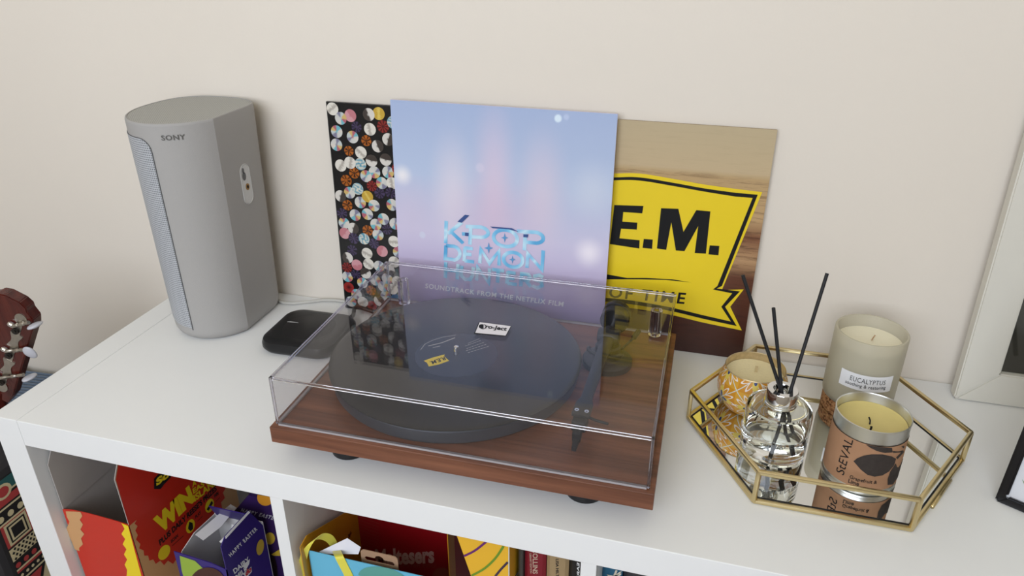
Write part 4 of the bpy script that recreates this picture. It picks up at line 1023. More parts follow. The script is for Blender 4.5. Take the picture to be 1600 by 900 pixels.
# print on the front
bm = B(); pxpoly(bm, fA, [(103, 798.5), (126, 799.5), (129, 806), (125, 812), (130, 819), (126, 827), (132, 834), (127, 841), (130, 850), (124, 856), (125, 861), (117, 858), (112, 845), (106, 833), (104, 826), (109, 815), (105, 808)], .0004); obj('zigzag_print', bm, M_TANP, fp)
bm = B(); pxpoly(bm, fA, [(190, 817), (200.5, 821.5), (221.5, 900), (232, 940), (205, 930), (198, 900)]+[(199, 890), (195, 882), (199, 874), (194, 866), (198, 858), (192, 850), (196, 842), (190, 834), (195, 826)], .0004); obj('yellow_print', bm, M_CY, fp)
# print on the long side
def sidepoly(pts, c, m, name, par):
    bmm = B(); flat(bmm, pts, fS, c); return obj(name, bmm, m, par)
sidepoly([(.0008, .001), (DA-.0008, .001), (DA-.0008, HA+.019), (.169, HA+.107), (.0188, HA+.107), (0.0, HA+.0738)], .0002, M_TANP, 'side_print_base', sp2)
zz = [fS.px(201.5, 822)]+[fS.px(*p) for p in ((213.5, 812), (210, 818), (214.5, 822), (211, 829), (215, 836), (212, 843), (219, 850), (217, 857), (224, 860), (225, 868), (231, 868), (233, 876), (239, 874), (243, 881), (250, 876), (256, 883), (262, 876), (270, 881), (275, 874), (281, 876), (284, 868), (290, 866), (292, 855), (310, 845), (318, 830), (335, 815), (340, 800), (347, 795), (345, 785), (351, 778), (348, 770), (352, 763))]
sidepoly(zz+[(.166, HA+.106), (.0190, HA+.106), (.0004, HA+.0735)], .0004, M_RED, 'red_print', sp2)
for wd, bl, br, tl_, bo_, c_ in (('WIN', (249, 837), (304, 783), (238, 811), .07, .0006), ('ISLAND', (304, 784), (342, 754), (301, 774), .04, .0006), ('EASTER', (301.5, 772), (338, 745), (300, 764), .04, .0006),
                              ('A TRIP', (300, 762), (325, 742), (299, 754), .04, .0006), ('So', (243, 760), (264, 744), (242, 748), .06, .0014)):
    bm = B(); ptext(bm, wd, fS, bl, br, tl_, bold=bo_, c=c_); obj('yellow_lettering', bm, M_CY, sp2)
for u, v, ru, rv in ((256, 863, 9.5, 11), (297, 822, 7, 10.5), (327, 790, 7, 10.5)):
    bm = B(); flat(bm, [fS.px(*p) for p in ell(u, v, ru, rv, 0, 340, 17, -.5)], fS, .0006); obj('badge_print', bm, M_CY, sp2)
bm = B()
flat(bm, [fS.px(*p) for p in ((240, 764), (240, 748), (246, 741), (268, 738), (266, 746), (256, 756), (250, 764))], fS, .0008)
ptext(bm, "PLUS DAILY REESE'S PRIZES", fS, (249.5, 853), (338.5, 766), (247, 844), bold=.045)
ptext(bm, 'SCAN', fS, (267, 849), (278, 838.5), (266, 844), bold=.04); ptext(bm, 'PLAY', fS, (305, 811), (314, 802), (304, 806), bold=.04); ptext(bm, 'WIN', fS, (334, 779), (341, 773), (333.5, 773), bold=.04)
for g in ([(293, 826), (295, 815), (300, 817), (301, 826), (297, 830)], [(322, 796), (330, 782), (332, 786), (325, 798)]): pxpoly(bm, fS, g, .0009)
for u0, v0, u1, v1 in ((268, 853, 286, 837), (308, 814, 316, 806), (336, 784, 343, 777)): thick([(u0, v0), (u1, v1)], .0005, bm, fS, .0008)
obj('black_lettering', bm, M_INK, sp2)

M_PUR = mat('carton_purple', S(50, 32, 116), .34, noise=.02, nscale=20); M_DPUR = mat('carton_dark_purple', S(52, 30, 84), .4)
M_WCARD = mat('white_card', S(214, 211, 210), .7)
# open purple carton
PX0, PX1, PYF, PYB, PZT = .190, .2668, -.360, -.276, -.2110
cp = thing('egg_carton', ((PX0+PX1)/2, (PYF+PYB)/2, CB), 'small opened purple easter egg carton with torn flaps, beside the red carton', 'carton')
fF = Fr((PX0, PYF, CB), (1, 0, 0), (0, 0, 1)); fE = Fr((PX1, PYF, CB), (0, 1, 0), (0, 0, 1)); HP = PZT-CB; DP = PYB-PYF; WP = PX1-PX0
bm = B(); prism(bm, [(0, 0), (WP, 0), (WP, HP), (WP*.7, HP+.006), (0, HP+.011)], fF, -.0012, 0); pfp = obj('front_panel', bm, M_PUR, cp)
bm = B(); prism(bm, [(0, 0), (DP, 0), (DP, HP-.002), (.0615, HP+.0445), (.0105, HP+.048), (0, HP+.04)], fE, -.0012, 0); pep = obj('side_panel', bm, M_PUR, cp)
fL = Fr((PX0, PYF, CB), (0, 1, 0), (0, 0, 1)); lp = [fL.px(*p) for p in ((283, 862), (303, 832), (341, 797), (343, 806))]
bm = B(); prism(bm, [(0, 0), (max(DP, lp[2][0]), 0), lp[3], lp[2], lp[1], (max(lp[0][0], 0), lp[0][1])], fL, 0, .0012); obj('side_panel', bm, M_WCARD, cp)
bm = B(); prism(bm, [(0, 0), (WP, 0), (WP, HP+.004), (0, HP+.004)], Fr((PX0, PYB, CB), (1, 0, 0), (0, 0, 1)), -.0012, 0); obj('back_panel', bm, M_WCARD, cp)
# inward folded top of the side: thick kraft-edged strip
bm = B(); s0 = fE(.0105, HP+.048, 0); s1_ = fE(.0615, HP+.0445, 0)
q4 = [s0, s1_, s1_+Vector((-.011, .0, -.012)), s0+Vector((-.011, .0, -.012))]; nn = (q4[1]-q4[0]).cross(q4[2]-q4[0]).normalized()*.003
va = [bm.verts.new(p) for p in q4]; vb = [bm.verts.new(p-nn) for p in q4]; bm.faces.new(va); bm.faces.new(vb)
for i in range(4): bm.faces.new((va[i], va[(i+1) % 4], vb[(i+1) % 4], vb[i]))
obj('folded_flap', bm, M_WCARD, cp)
bm = B(); frt = Fr((PX0+.006, PYB-.002, PZT+.002), (1, 0, 0), (0, -.45, .9)); prism(bm, [(0, 0), (WP-.012, 0), (WP-.016, .034), (.004, .034)], frt, 0, .0012); obj('back_flap', bm, M_PUR, cp)
bm = B(); fr5 = Fr((PX1-.034, PYB-.020, PZT+.010), (1, 0, 0), (0, -.5, -.85)); prism(bm, [(0, 0), (.030, 0), (.029, .016), (.022, .014), (.016, .010), (.010, .018), (.002, .020)], fr5, 0, .001); obj('tuck_flap', bm, M_WCARD, cp)
bm = B(); fr6 = Fr(hit((305, 835), (PX0+.006, 0, 0), (1, 0, 0)), (.22, .95, .05), (.75, -.2, -.35)); prism(bm, [(0, 0), (.062, 0), (.064, .010), (.03, .016), (.002, .014)], fr6, 0, .0012); obj('torn_flap', bm, M_WCARD, cp)
bm = B()
ptext(bm, 'HAPPY EASTER', fE, (360, 870.5), (402, 827.5), (356, 866), bold=.03, spacing=1.35)
ptext(bm, 'DAIRY', fE, (366, 897), (390, 876), (363, 890), bold=.03); ptext(bm, 'MILK', fE, (370, 906), (388, 890), (367, 899), bold=.03)
flat(bm, [fE.px(*p) for p in ((378, 884), (390, 873), (389, 881), (384, 890))], fE, .0005)
flat(bm, [fE.px(*p) for p in ((380, 897), (392, 885), (393, 893), (384, 904))], fE, .0006)
obj('white_lettering', bm, M_WHITEINK, pep)
bm = B(); ptext(bm, 'do', fE, (383, 901), (392, 892), (382, 892), bold=.05, c=.0012); obj('red_lettering', bm, pm(196, 40, 48), pep)
bm = B(); flat(bm, [fE.px(*p) for p in ell(406, 855, 6, 12, 0, 340, 17, -.6)], fE, .0006); obj('seal_print', bm, pm(204, 172, 56), pep)
bm = B(); flat(bm, [fF.px(*p) for p in ((281, 868), (305, 876), (330, 900), (340, 930), (292, 920), (284, 890))], fF, .0004); obj('green_print', bm, pm(150, 178, 62), pfp)
bm = B(); flat(bm, [fF.px(*p) for p in ell(325, 912, 28, 26, 180, 360, 16)], fF, .0007); obj('egg_print', bm, pm(70, 34, 24), pfp)
# closed purple carton behind
EYF = -.258
ce = thing('egg_carton', (.285, EYF+.04, CB), 'dark purple easter egg carton standing behind the opened purple one', 'carton')
fG = Fr((0, EYF, CB), (1, 0, 0), (0, 0, 1))
qp = [fG.px(*p) for p in ((388, 774), (366, 802))]
top_ = max(qp[0][1], .1)
bm = B(); prism(bm, [(.205, 0), (.345, 0), (.345, top_-.045), (.325, top_), (qp[0][0], top_), (.205, qp[1][1])], fG, -.085, 0); cb_ = obj('box_body', bm, M_DPUR, ce)
bm = B(); ptext(bm, 'HAPPY EASTER', fG, (376, 799), (432, 813.5), (379, 793.5), bold=.03, spacing=1.3); obj('white_lettering', bm, mat('grey_white_ink', S(190, 188, 196), .6), cb_)
bm = B(); flat(bm, [fG.px(*p) for p in ell(415, 777, 13, 13, 0, 200, 16)], fG, .0005); obj('orange_print', bm, pm(206, 140, 40), cb_)
bm = B(); flat(bm, [fG.px(*p) for p in ell(422, 841, 8, 9.5, 0, 340, 17)], fG, .0005); flat(bm, [fG.px(*p) for p in ((424, 866), (437, 858), (438, 868), (428, 868))], fG, .0005); obj('seal_print', bm, pm(204, 172, 56), cb_)
bm = B(); flat(bm, [fG.px(*p) for p in ell(420, 895, 14, 34, 0, 340, 20, .1)], fG, .0004); obj('egg_print', bm, pm(40, 24, 26), cb_)

# ------------------------------------------------------------------ compartment 2
M_BAG = mat('bag_blue', S(104, 186, 218), .42, noise=.04, nscale=25)
GX0, GX1, GYF, GYB = .4035, .565, -.374, -.345
fB = Fr((GX0, GYF, CB), (1, 0, 0), (0, 0, 1))
gz = (fB.px(463, 857)[1]+fB.px(640, 895)[1])/2
gb = thing('gift_bag', ((GX0+GX1)/2, (GYF+GYB)/2, CB), 'pale blue paper gift bag with yellow ribbon handles and white tag', 'gift bag')
WG, DG = GX1-GX0, GYB-GYF
bm = B(); prism(bm, [(0, 0), (WG, 0), (WG, gz), (0, gz)], fB, -.0008, 0); gf = obj('front_panel', bm, M_BAG, gb)
bm = B(); prism(bm, [(0, 0), (WG, 0), (WG, gz-.045), (0, gz-.045)], Fr((GX0, GYB, CB), (1, 0, 0), (0, 0, 1)), -.0008, 0); obj('back_panel', bm, M_BAG, gb)
for x_ in (GX0, GX1):
    bm = B(); prism(bm, [(0, 0), (DG, 0), (DG, gz-.045), (DG/2, gz-.02), (0, gz)], Fr((x_, GYF, CB), (0, 1, 0), (0, 0, 1)), -.0004, .0004); obj('side_panel', bm, M_BAG, gb)
bm = B(); box(bm, GX0, GX1, GYF, GYB, CB, CB+.001); obj('base_panel', bm, M_BAG, gb)
bm = B(); flat(bm, [fB.px(*p) for p in ell(600, 906, 40, 20, 180, 360, 18, .18)], fB, .0004); obj('green_print', bm, pm(92, 160, 150), gf)
def ribbon(pts, w, wdir, m, name, par, tk=.0005):
    pts = [Vector(p) for p in pts]; bmm = B(); n = len(pts); prev = None
    for i, p in enumerate(pts):
        wd = Vector(wdir(i/(n-1))).normalized()*w*.5; d = (pts[min(i+1, n-1)]-pts[max(i-1, 0)]).normalized(); nn = d.cross(wd).normalized()*tk*.5
        cur = [bmm.verts.new(p+wd+nn), bmm.verts.new(p-wd+nn), bmm.verts.new(p-wd-nn), bmm.verts.new(p+wd-nn)]
        if prev:
            for k in range(4): bmm.faces.new((prev[k], prev[(k+1) % 4], cur[(k+1) % 4], cur[k]))
        else: bmm.faces.new(cur)
        prev = cur
    bmm.faces.new(prev); return obj(name, bmm, m, par, True, 50)
def cr3(P, n=8):
    P = [Vector(p) for p in P]; P = [P[0]]+P+[P[-1]]; out = []
    for i in range(1, len(P)-2):
        for k in range(n):
            t = k/n; a, b, c, d = P[i-1], P[i], P[i+1], P[i+2]
            out.append(.5*(2*b+(c-a)*t+(2*a-5*b+4*c-d)*t*t+(3*b-a-3*c+d)*t**3))
    out.append(P[-2]); return out
M_RIB = mat('yellow_satin', S(226, 216, 78), .35, spec=.4, sheen=.3)
nyB = (0, -1, 0)
def gp(u, v, y): return hit((u, v), (0, y, 0), (0, 1, 0))
ribbon(cr3([gp(474, 905, GYF-.0015), gp(472, 885, GYF-.002), gp(477, 862, GYF-.003), gp(488, 846, GYF+.002), gp(501, 838, GYF+.012), gp(514, 841, GYF+.02), gp(522, 852, GYF+.024), gp(524, 862, GYF+.024)]), .0105, lambda t: (1-.55*t, .5*t+.2, .1+.65*min(1, t*1.6)), M_RIB, 'ribbon_handle', gb)
ribbon(cr3([gp(526, 861, GYF+.010), gp(530, 870, GYF-.001), gp(537, 884, GYF-.002), gp(545, 900, GYF-.002), gp(548, 915, GYF-.002)]), .0105, lambda t: (1, .25, .2-.3*t), M_RIB, 'ribbon_tail', gb)
frT = Fr(gp(498, 866, GYF+.006), (1, .15, .12), (.0, .5, .85))
tp = [frT.px(*p) for p in ((497.5, 862), (503, 866.5), (560, 878), (562, 867), (538.5, 848))]
bm = B(); prism(bm, tp, frT, -.0006, 0); obj('gift_tag', bm, mat('white_tag', S(228, 226, 234), .6), gb)
# kraft hang tab
fH = Fr((0, GYF+.012, CB), (1, 0, 0), (0, 0, 1))
h0 = fH.px(564, 885); h1_ = fH.px(621, 873)
hb = thing('hanging_card', (.5, GYF+.012, CB), 'kraft brown card with euro hanging slot sticking out of the blue gift bag', 'card')
xa, xb_ = fH.px(564.5, 872)[0], fH.px(622, 882)[0]; yt_ = fH.px(590, 864)[1]
out_ = rrect(xa, xb_, .0015, yt_, .005, 4)
cxh, cyh = (xa+xb_)/2, yt_-.0125
hole = [(cxh-.017, cyh-.003), (cxh+.017, cyh-.003), (cxh+.019, cyh), (cxh+.017, cyh+.003), (cxh+.006, cyh+.003), (cxh+.004, cyh+.0065), (cxh, cyh+.008), (cxh-.004, cyh+.0065), (cxh-.006, cyh+.003), (cxh-.017, cyh+.003), (cxh-.019, cyh)]
def plate_hole(bmm, outer_, hole_, fr, c0_, c1_):
    for c in (c0_, c1_):
        es = []
        for loop in (outer_, hole_):
            vs2 = [bmm.verts.new(fr(x, y, c)) for x, y in loop]
            for i in range(len(vs2)): es.append(bmm.edges.new((vs2[i], vs2[(i+1) % len(vs2)])))
        bmesh.ops.triangle_fill(bmm, edges=es, use_beauty=True)
    for loop in (outer_, hole_):
        a = [bmm.verts.new(fr(x, y, c0_)) for x, y in loop]; b = [bmm.verts.new(fr(x, y, c1_)) for x, y in loop]
        for i in range(len(loop)): j = (i+1) % len(loop); bmm.faces.new((a[i], a[j], b[j], b[i]))
bm = B(); plate_hole(bm, out_, hole, fH, -.001, 0); obj('card', bm, mat('kraft_card', S(176, 140, 112), .8, noise=.05, nscale=120), hb)
# red egg box with gold wings
M_DRED = mat('box_red', S(150, 10, 22), .4); M_GOLDC = mat('gold_card', S(206, 148, 34), .38, noise=.05, nscale=30)
RYF = -.250; RX0, RX1 = .3990, .5385
rb = thing('egg_box', ((RX0+RX1)/2, RYF+.05, CB), 'dark red easter egg box with gold wings behind the blue gift bag', 'box')
fR = Fr((RX0, RYF, CB), (1, 0, 0), (0, 0, 1)); rh = -.120-CB
bm = B(); box(bm, RX0, RX1, RYF, RYF+.10, CB, -.120); rbb = obj('box_body', bm, M_DRED, rb)
bm = B(); prism(bm, [(-.134, 0), (0, 0), (0, -.166-CB), (-.025, -.156-CB), (-.118, -.109-CB), (-.134, -.112-CB)], Fr((RX0, RYF, CB), (0, 1, 0), (0, 0, 1)), .0, .001); obj('side_wing', bm, M_GOLDC, rb)
bm = B(); prism(bm, [(0, 0), (.045, 0), (.045, rh-.02), (0, rh)], Fr((RX1, RYF, CB), (0.2, -1, 0), (0, 0, 1)), 0, .001); obj('side_wing', bm, M_GOLDC, rb)
bm = B(); ptext(bm, 'Maltesers', fR, (588, 884), (679, 879.5), (586, 858), bold=.04); obj('white_lettering', bm, mat('pale_red_ink', S(200, 150, 145), .6), rbb)
bm = B(); ptext(bm, 'MILK EASTER EGG', fR, (600, 885), (680, 886), (600, 880.5), bold=.0)
for k in range(11): thick([(556+k*3.2, 804+k*.8), (590, 815+k*4.0)] if False else [(557, 806+k*5.0), (593, 818+k*5.2)], .0005, bm, fR, .0004)
flat(bm, [fR.px(*p) for p in ell(690, 900, 14, 14, 180, 360, 12)], fR, .0004)
obj('pale_print', bm, mat('pale_red_print', S(150, 62, 52), .6), rbb)
bm = B(); w_ = Fr((RX0+.001, RYF, CB), (0, 1, 0), (0, 0, 1)); q_ = w_.px(546, 836)
flat(bm, [(q_[0]+.008*(1 if k % 2 else .38)*math.cos(R(36*k+18)), q_[1]+.006*(1 if k % 2 else .38)*math.sin(R(36*k+18))) for k in range(10)], w_, .0004); obj('star_print', bm, pm(96, 44, 20), rb)
# yellow striped box
YYF = -.360
yb_ = thing('striped_box', (.615, YYF+.05, CB), 'yellow carton with purple, green and navy stripes beside the books', 'carton')
fY = Fr((0, YYF, CB), (1, 0, 0), (0, 0, 1)); zt3 = -.046-CB
bm = B(); prism(bm, [(.612, 0), (.6445, 0), (.6445, zt3), (.5790, zt3), (.5847, -.0688-CB), (.5996, -.1246-CB), (.612, -.175-CB)], fY, -.12, 0); ybb = obj('box_body', bm, mat('carton_yellow', S(236, 182, 44), .4, noise=.04, nscale=30), yb_)
for nm, cl, pts in (('purple_stripe', (104, 34, 110), [(725, 868.5), (742, 860), (760, 846)]), ('green_stripe', (106, 146, 40), [(737, 899), (757, 888), (774, 872), (787, 853)]), ('navy_stripe', (62, 44, 70), [(774, 900), (783, 889), (793.5, 878)])):
    bm = B(); thick(smooth_px(pts, 5), .0013, bm, fY, .0005); obj(nm, bm, pm(*cl), ybb)
bm = B(); prism(bm, [(.6436, .001), (.6446, .001), (.6446, zt3), (.6436, zt3)], fY, 0, .0006); obj('card_edge', bm, mat('cut_card_edge', S(206, 214, 220), .6), ybb)

# ------------------------------------------------------------------ books
BYF = -.335
fK = Fr((0, BYF, CB), (1, 0, 0), (0, 0, 1))
def book(xa, xb, h, col, label, words, ink, dark=None):
    t = thing('book', ((xa+xb)/2, BYF+.08, CB), label, 'book', 'books in the shelf')
    bm = B(); w = xb-xa
    # rounded spine and two boards
    prism(bm, [(xa+.0002, -.0), (xa+w*.12, -.003)][:0] or [(xa+.0003, -.15), (xb-.0003, -.15), (xb-.0003, -.004), (xb-w*.16, -.001), (xb-w*.4, 0.0), (xa+w*.4, 0.0), (xa+w*.16, -.001), (xa+.0003, -.004)], Fr((0, BYF, CB), (1, 0, 0), (0, -1, 0)), -h, 0)
    for v in bm.verts: pass
    c = obj('cover', bm, mat('cloth_%d_%d_%d' % col, S(*col), .5, noise=.06, nscale=60), t)
    bm = B(); box(bm, xa+.002, xb-.002, BYF+.006, BYF+.1495, CB+h-.0005, CB+h+.0002); obj('page_block', bm, pm(216, 206, 184, rough=.8), t)
    for (wd, bl, br, tl_, ink_) in words:
        bm = B(); ptext(bm, wd, fK, bl, br, tl_, bold=.02); obj('spine_lettering', bm, ink_, c)
    return t
def bx_(u): return fK.px(u, 885)[0]
M_DI = mat('dim_ink', S(34, 32, 30), .6); M_CI = mat('cream_ink', S(196, 170, 150), .6)
book(.6470, bx_(818), .292, (74, 72, 68), 'grey hardback with dark spine lettering beside the yellow carton', [('NZ', (802, 918), (803, 892), (809, 918), M_DI)], None)
book(bx_(818)+.0004, bx_(852.5), .298, (128, 22, 38), 'crimson hardback with cream capitals on its spine', [('COLLINS', (832.5, 857), (832.5, 896), (840.5, 857), M_CI), ('LIBRARY EDITION', (827.5, 864), (828.5, 895), (830.5, 864), M_CI)], None)
book(bx_(852.5)+.0004, bx_(888.5), .300, (162, 138, 100), 'tan hardback with small dark name on its spine', [('LISA HILTON', (868.5, 873), (869, 911), (873, 873), M_DI)], None)
book(bx_(888.5)+.0004, .7262, .294, (26, 22, 20), 'thin black book with white lettering next to the tan one', [('EARL', (905.5, 880), (905.5, 906), (901.5, 878), M_WHITEINK)], None)
bk3 = book(bx_(941), bx_(974), .305, (44, 108, 142), 'teal blue hardback with cream bird emblem beyond the divider', [], None)
bm = B()
for g in ([(948, 897), (960, 899), (968, 893), (972, 892), (966, 898), (961, 902), (955, 904)], [(962, 890), (965, 891), (962, 899), (958, 906), (956, 904)], [(960, 899), (971, 895), (970, 898), (962, 902)]): pxpoly(bm, fK, g, .0006)
obj('bird_emblem', bm, mat('cream_print', S(232, 226, 206), .6), bk3)
book(bx_(974)+.0006, bx_(1012), .300, (52, 50, 54), 'charcoal hardback with pale grey spine panel next to the teal book', [], None)

# ------------------------------------------------------------------ left of the shelf: guitar, cushion, patterned bag
M_MAHOG = wood('mahogany', (S(52, 18, 14), S(78, 28, 22), S(98, 40, 30)), 2, 1.0, .22)
M_NICK = mat('aged_nickel', (0.50, 0.47, 0.42, 1), .35, 1.0, noise=.2, nscale=200)
M_PEARL = mat('pearl_button', S(196, 196, 204), .25, noise=.06, nscale=90)
gu = thing('guitar', (-.40, -.25, FLOOR), 'brown wooden guitar with pearl tuning pegs leaning beside the shelf', 'guitar')
GY = -.25
P0 = hit((55, 502), (0, GY, 0), (0, 1, 0)); P1 = hit((15, 638), (0, GY, 0), (0, 1, 0))
ga = (P0-P1).normalized(); gr = Vector((.86, .18, -.48)); gr = (gr-ga*gr.dot(ga)).normalized()
fg = Fr(P0, gr, ga)          # a: to the right, b: up the headstock; normal faces the camera
if fg.n.dot(CAM-P0) < 0: fg.n = -fg.n
HWd = .072; HLn = .185
hs = [(-HWd+.004, -HLn), (-.004, -HLn), (0, -HLn+.02), (0, -.012), (-.003, 0), (-.009, .005), (-.013, .008), (-.016, .014), (-.026, .0185), (-.046, .0185), (-.056, .014), (-.059, .008), (-.063, .005), (-.069, 0), (-.072, -.012), (-.072, -HLn+.02)]
bm = B(); t = bmesh.new(); prism(t, hs, fg, -.018, 0); bmesh.ops.recalc_face_normals(t, faces=t.faces); bmesh.ops.bevel(t, geom=t.edges[:], offset=.0012, segments=2, affect='EDGES'); merge(bm, t)
head = obj('headstock', bm, M_MAHOG, gu)
# tuner plate: three lobed sections down the right-hand edge
cxp = -.018
bm = B()
def lobe(bc, hh):   # waisted plate section
    pts = []
    for k in range(13):
        s_ = -1+2*k/12; pts.append((cxp+.0085-.0035*math.cos(s_*math.pi*.5)**2*1.0, bc+s_*hh))
    for k in range(13):
        s_ = 1-2*k/12; pts.append((cxp-.0085+.0035*math.cos(s_*math.pi*.5)**2*1.0, bc+s_*hh))
    return pts
pegs = [fg.px(30, 511)[1], fg.px(24, 552)[1], fg.px(16, 596)[1]]
for k in range(2): prism(bm, lobe((pegs[k]+pegs[k+1])/2-.002, .014), fg, 0, .0012)
prism(bm, circ(cxp, pegs[0]+.016, .0085, 16, .010), fg, 0, .0012); prism(bm, circ(cxp, pegs[2]-.018, .0085, 16, .010), fg, 0, .0012)
prism(bm, [(cxp-.004, pegs[2]-.02), (cxp+.004, pegs[2]-.02), (cxp+.004, pegs[0]+.018), (cxp-.004, pegs[0]+.018)], fg, 0, .0008)
obj('tuner_plate', bm, M_NICK, head)
def along3(p, q, prof, seg=16):
    p = Vector(p); q = Vector(q); d = (q-p).normalized(); u = d.orthogonal().normalized(); w = d.cross(u); bmm = B()
    lathe(bmm, prof, (0, 0), seg, fn=lambda c: p+u*c.x+w*c.y+d*c.z); return bmm
bpx = [(64, 513), (56, 555), (55, 594)]
for k in range(3):
    b_ = pegs[k]
    obj('tuner_gear', along3(fg(cxp-.002, b_-.008, .001), fg(cxp-.002, b_-.008, .004), [(0, 0), (.005, 0), (.005, .003), (.0025, .003), (.0025, .0042), (0, .0042)]), mat('dark_gear', (.05, .045, .04, 1), .4, .8), head, True, 40)
    obj('tuner_roller', along3(fg(cxp-.013, b_+.001, .003), fg(cxp-.006, b_+.001, .003), [(0, 0), (.003, 0), (.0038, .002), (.0038, .006), (.003, .008), (0, .008)]), M_CHROME, head, True, 40)
    end = hit(bpx[k], fg.o+fg.n*.004, fg.n); ea, eb = fg.px(*bpx[k]); ea = (end-fg.o).dot(fg.u); eb = (end-fg.o).dot(fg.v)
    s0_ = fg(cxp-.006, b_+.001, .0045); s1_ = fg(ea-.017, eb, .0045)
    dl = (s1_-s0_).length
    obj('tuner_shaft', along3(s0_, s1_, [(0, 0), (.0028, 0), (.0028, dl*.3), (.0018, dl*.34), (.0018, dl*.5), (.003, dl*.55), (.003, dl*.68), (.0018, dl*.72), (.0028, dl*.85), (.0028, dl), (0, dl)]), M_NICK, head, True, 40)
    ctr = fg(ea-.0085, eb, .0045); ax_u = (s1_-s0_).normalized(); tw = [R(78), R(8), R(80)][k]
    wv = (fg.v*math.cos(tw)+fg.n*math.sin(tw)); wv = (wv-ax_u*wv.dot(ax_u)).normalized(); tv = ax_u.cross(wv)
    bm = B(); bmesh.ops.create_uvsphere(bm, u_segments=18, v_segments=12, radius=1)
    for v in bm.verts: v.co = ctr+ax_u*v.co.x*.0095+wv*v.co.y*.0112*(1+.12*v.co.x)+tv*v.co.z*.0034
    obj('tuner_button', bm, M_PEARL, head, True)
# neck and body below (mostly out of the picture)
N0 = fg(-HWd/2, -HLn+.01, -.009); N1 = hit((-26, 905), (0, GY, 0), (0, 1, 0)); nd = (N1-N0).normalized()
ns = Vector((nd.z, 0, -nd.x)).normalized()
if ns.x < 0: ns = -ns
nb = nd.cross(ns).normalized()
tB = (FLOOR+.235-N0.z)/nd.z; bod = N0+nd*tB
bm = B(); rs = []
for t in (0.0, .15, .5, .8, 1.0):
    c = N0.lerp(bod, t); w = .024+.006*t; rs.append([bm.verts.new(c+ns*w*math.cos(R(a))+nb*.016*math.sin(R(a))) for a in range(0, 360, 30)])
for a, b in zip(rs, rs[1:]):
    for k in range(12): bm.faces.new((a[k], a[(k+1) % 12], b[(k+1) % 12], b[k]))
bm.faces.new(rs[0]); bm.faces.new(rs[-1]); obj('neck', bm, M_MAHOG, gu, True, 50)
fb = Fr(bod, ns, -nd)
bo = []
for k in range(48):
    a = 2*math.pi*k/48; rr_ = .150+.03*math.cos(2*a)*1.0
    y_ = math.sin(a); x_ = math.cos(a); wid = (.17 if y_ < 0 else .13)*(1-.12*math.exp(-((y_-.15)/.25)**2))
    bo.append((x_*wid, y_*.19))
lowp = min(fb(x, y, 0).z for x, y in bo); lift = FLOOR+.004-lowp
fb2 = Fr(bod+(-nd)*(lift/(-nd.z)), ns, -nd)
bm = B(); prism(bm, bo, fb2, -.045, .045); obj('body', bm, wood('spruce', (S(150, 96, 50), S(178, 120, 66), S(196, 142, 86)), 2, 1.0, .25), gu)

# corduroy cushion by the wall
def cord_mat():
    m = mat('blue_corduroy', S(92, 106, 124), .92, spec=.1, sheen=.4, noise=.08, nscale=200, bump=.3, bscale=900); return m
me = bpy.data.meshes.new('corduroy_cushion'); V = []; F = []
CXa, CXb, CYa, CYb, CZ0, CZ1 = -1.0, -.215, -.19, -.012, FLOOR, -.232
NU, NV = 260, 26
def sq(t, p): return math.copysign(abs(t)**p, t)
for i in range(NU+1):
    th_ = 2*math.pi*i/NU
    for j in range(NV+1):
        ph = -math.pi/2+math.pi*j/NV
        cx_, sx2 = sq(math.cos(th_), .35), sq(math.sin(th_), .35); cp2, sp3 = sq(math.cos(ph), .4), sq(math.sin(ph), .4)
        V.append([(CXa+CXb)/2+(CXb-CXa)/2*cx_*cp2, (CYa+CYb)/2+(CYb-CYa)/2*sx2*cp2, (CZ0+CZ1)/2+(CZ1-CZ0)/2*sp3])
for i in range(NU):
    for j in range(NV):
        q = i*(NV+1)+j; F.append((q, q+NV+1, q+NV+2, q+1))
me.from_pydata(V, [], F); cush = link('corduroy_cushion', me, cord_mat(), None, True)
tag(cush, 'blue-grey corduroy floor cushion standing against the wall behind the guitar', 'cushion')
# raised cords over its top
cz = thing('', (0, 0, 0), 'x', 'x'); bpy.data.objects.remove(cz)
for k in range(26):
    yk = -.20+.0085*k
    if yk > -.02: break
    bm = B(); pts = []
    for i in range(24):
        x = -.62+(.36)*i/23; z = CZ1-.001-.02*max(0, (x+.33)/.1)**2
        pts.append((x, yk+.16*(x+.45)+.01*math.sin(x*9), z if z > CZ1-.1 else CZ1-.1))
    pts = [p for p in pts if CYa+.03 < p[1] < CYb-.006]
    if len(pts) < 4: bm.free(); continue
    tube(bm, pts, .0034, 6); obj('cord_rib', bm, MATS['blue_corduroy'], cush, True)

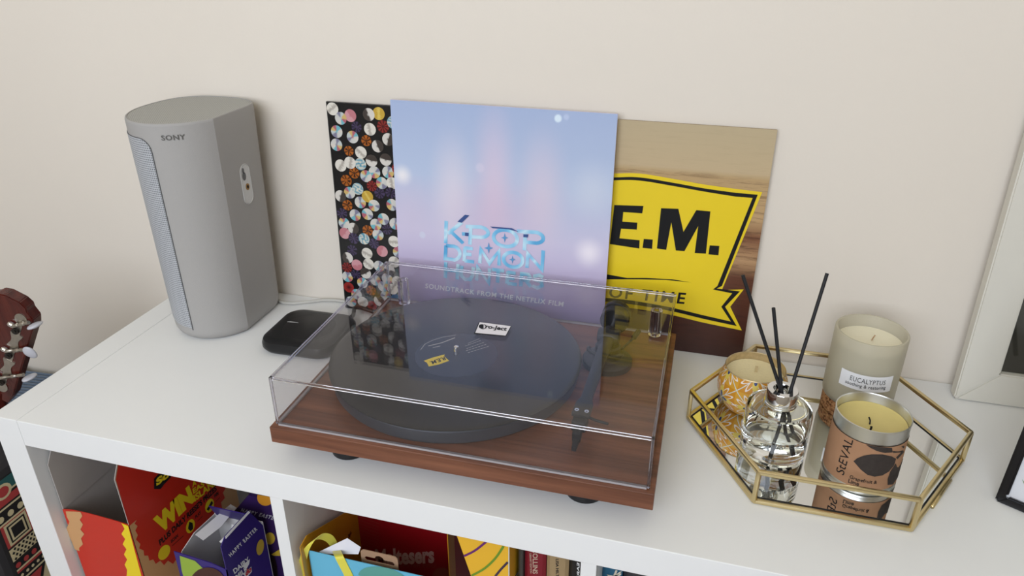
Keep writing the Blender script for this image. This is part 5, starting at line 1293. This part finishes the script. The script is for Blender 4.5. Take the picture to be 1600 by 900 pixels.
# patterned bag between guitar and shelf
bag = thing('patterned_bag', (-.145, -.22, FLOOR), 'upright fabric bag with red, black, cream and teal geometric bands', 'bag')
BXF = -.105
fW = Fr((BXF, -.375, FLOOR), (0, 1, 0), (0, 0, 1))
HW_ = -.155-FLOOR
bm = B(); box(bm, BXF-.075, BXF, -.380, -.09, FLOOR, -.155, bev=.012); bb = obj('bag_body', bm, mat('bag_black', (0.02, 0.018, 0.02, 1), .85), bag)
CR_ = (214, 200, 160); RD = (178, 62, 62); TL = (42, 92, 92); BK = (26, 22, 24)
def band(z0, z1, col, nm='band_print'):
    bmm = B(); flat(bmm, [(.013, z0), (.277, z0), (.277, z1), (.013, z1)], fW, .0004); return obj(nm, bmm, pm(*col, rough=.85), bb)
def dots(zc_, r, sp_, col, nm='dot_print', kind='c', off=0):
    bmm = B(); x = .018+off
    while x < .27:
        if kind == 'c': flat(bmm, circ(x, zc_, r, 10), fW, .0008)
        elif kind == 'd': flat(bmm, [(x-r, zc_), (x, zc_-r), (x+r, zc_), (x, zc_+r)], fW, .0008)
        x += sp_
    return obj(nm, bmm, pm(*col, rough=.85), bb)
ztop = HW_-.014
z = ztop
lay = [(.020, TL), (.003, CR_), (.004, BK), (.012, RD), (.003, BK), (.003, CR_), (.003, BK), (.016, BK), (.003, CR_), (.040, RD), (.003, BK), (.022, CR_), (.003, BK), (.013, BK), (.003, CR_), (.004, RD), (.013, BK), (.003, CR_), (.052, CR_), (.004, RD), (.011, RD), (.004, BK), (.018, TL), (.004, CR_), (.02, RD), (.03, BK), (.03, TL), (.03, CR_)]
zs = []
for h_, c_ in lay:
    band(z-h_, z, c_); zs.append((z-h_, z)); z -= h_
bmm = B()
for k in range(6): thick_c = flat(bmm, circ(.035+.045*k, zs[0][0]+.002, .014, 16, .012), fW, .0006)
obj('arc_print', bmm, pm(*CR_, rough=.85), bb)
bmm = B()
for k in range(6): flat(bmm, circ(.035+.045*k, zs[0][0]+.002, .009, 16, .008), fW, .0009)
obj('arc_print', bmm, pm(*RD, rough=.85), bb)
dots((zs[7][0]+zs[7][1])/2, .0052, .0165, CR_)
m_ = (zs[9][0]+zs[9][1])/2
for sz, cl, lv in ((.0185, CR_, .0007), (.0150, BK, .0009), (.0125, CR_, .0011), (.0095, BK, .0013)):
    for k in range(6):
        bmm = B(); x = .036+.048*k; flat(bmm, [(x-sz, m_-sz), (x+sz, m_-sz), (x+sz, m_+sz), (x-sz, m_+sz)], fW, lv)
        obj('square_print', bmm, pm(*cl, rough=.85), bb)
for r_ in range(4): dots(zs[11][0]+.003+.0053*r_, .0026, .0075, BK, kind='d', off=.00375*(r_ % 2))
dots((zs[13][0]+zs[13][1])/2, .0045, .014, RD); dots((zs[16][0]+zs[16][1])/2, .0026, .0095, CR_)
bmm = B(); b2m = B(); b3m = B()
for k in range(5):
    x = .03+.056*k; za, zb2 = zs[18]
    flat(bmm, [(x-.027, zb2), (x+.027, zb2), (x, za)], fW, .0007); flat(b2m, [(x-.019, zb2-.003), (x+.019, zb2-.003), (x, za+.014)], fW, .0010); flat(b3m, circ(x, zb2-.014, .004, 10), fW, .0013)
obj('triangle_print', bmm, pm(*BK, rough=.85), bb); obj('triangle_print', b2m, pm(*RD, rough=.85), bb); obj('dot_print', b3m, pm(*BK, rough=.85), bb)
dots((zs[20][0]+zs[20][1])/2, .0028, .010, CR_); dots((zs[22][0]+zs[22][1])/2, .0024, .012, CR_)
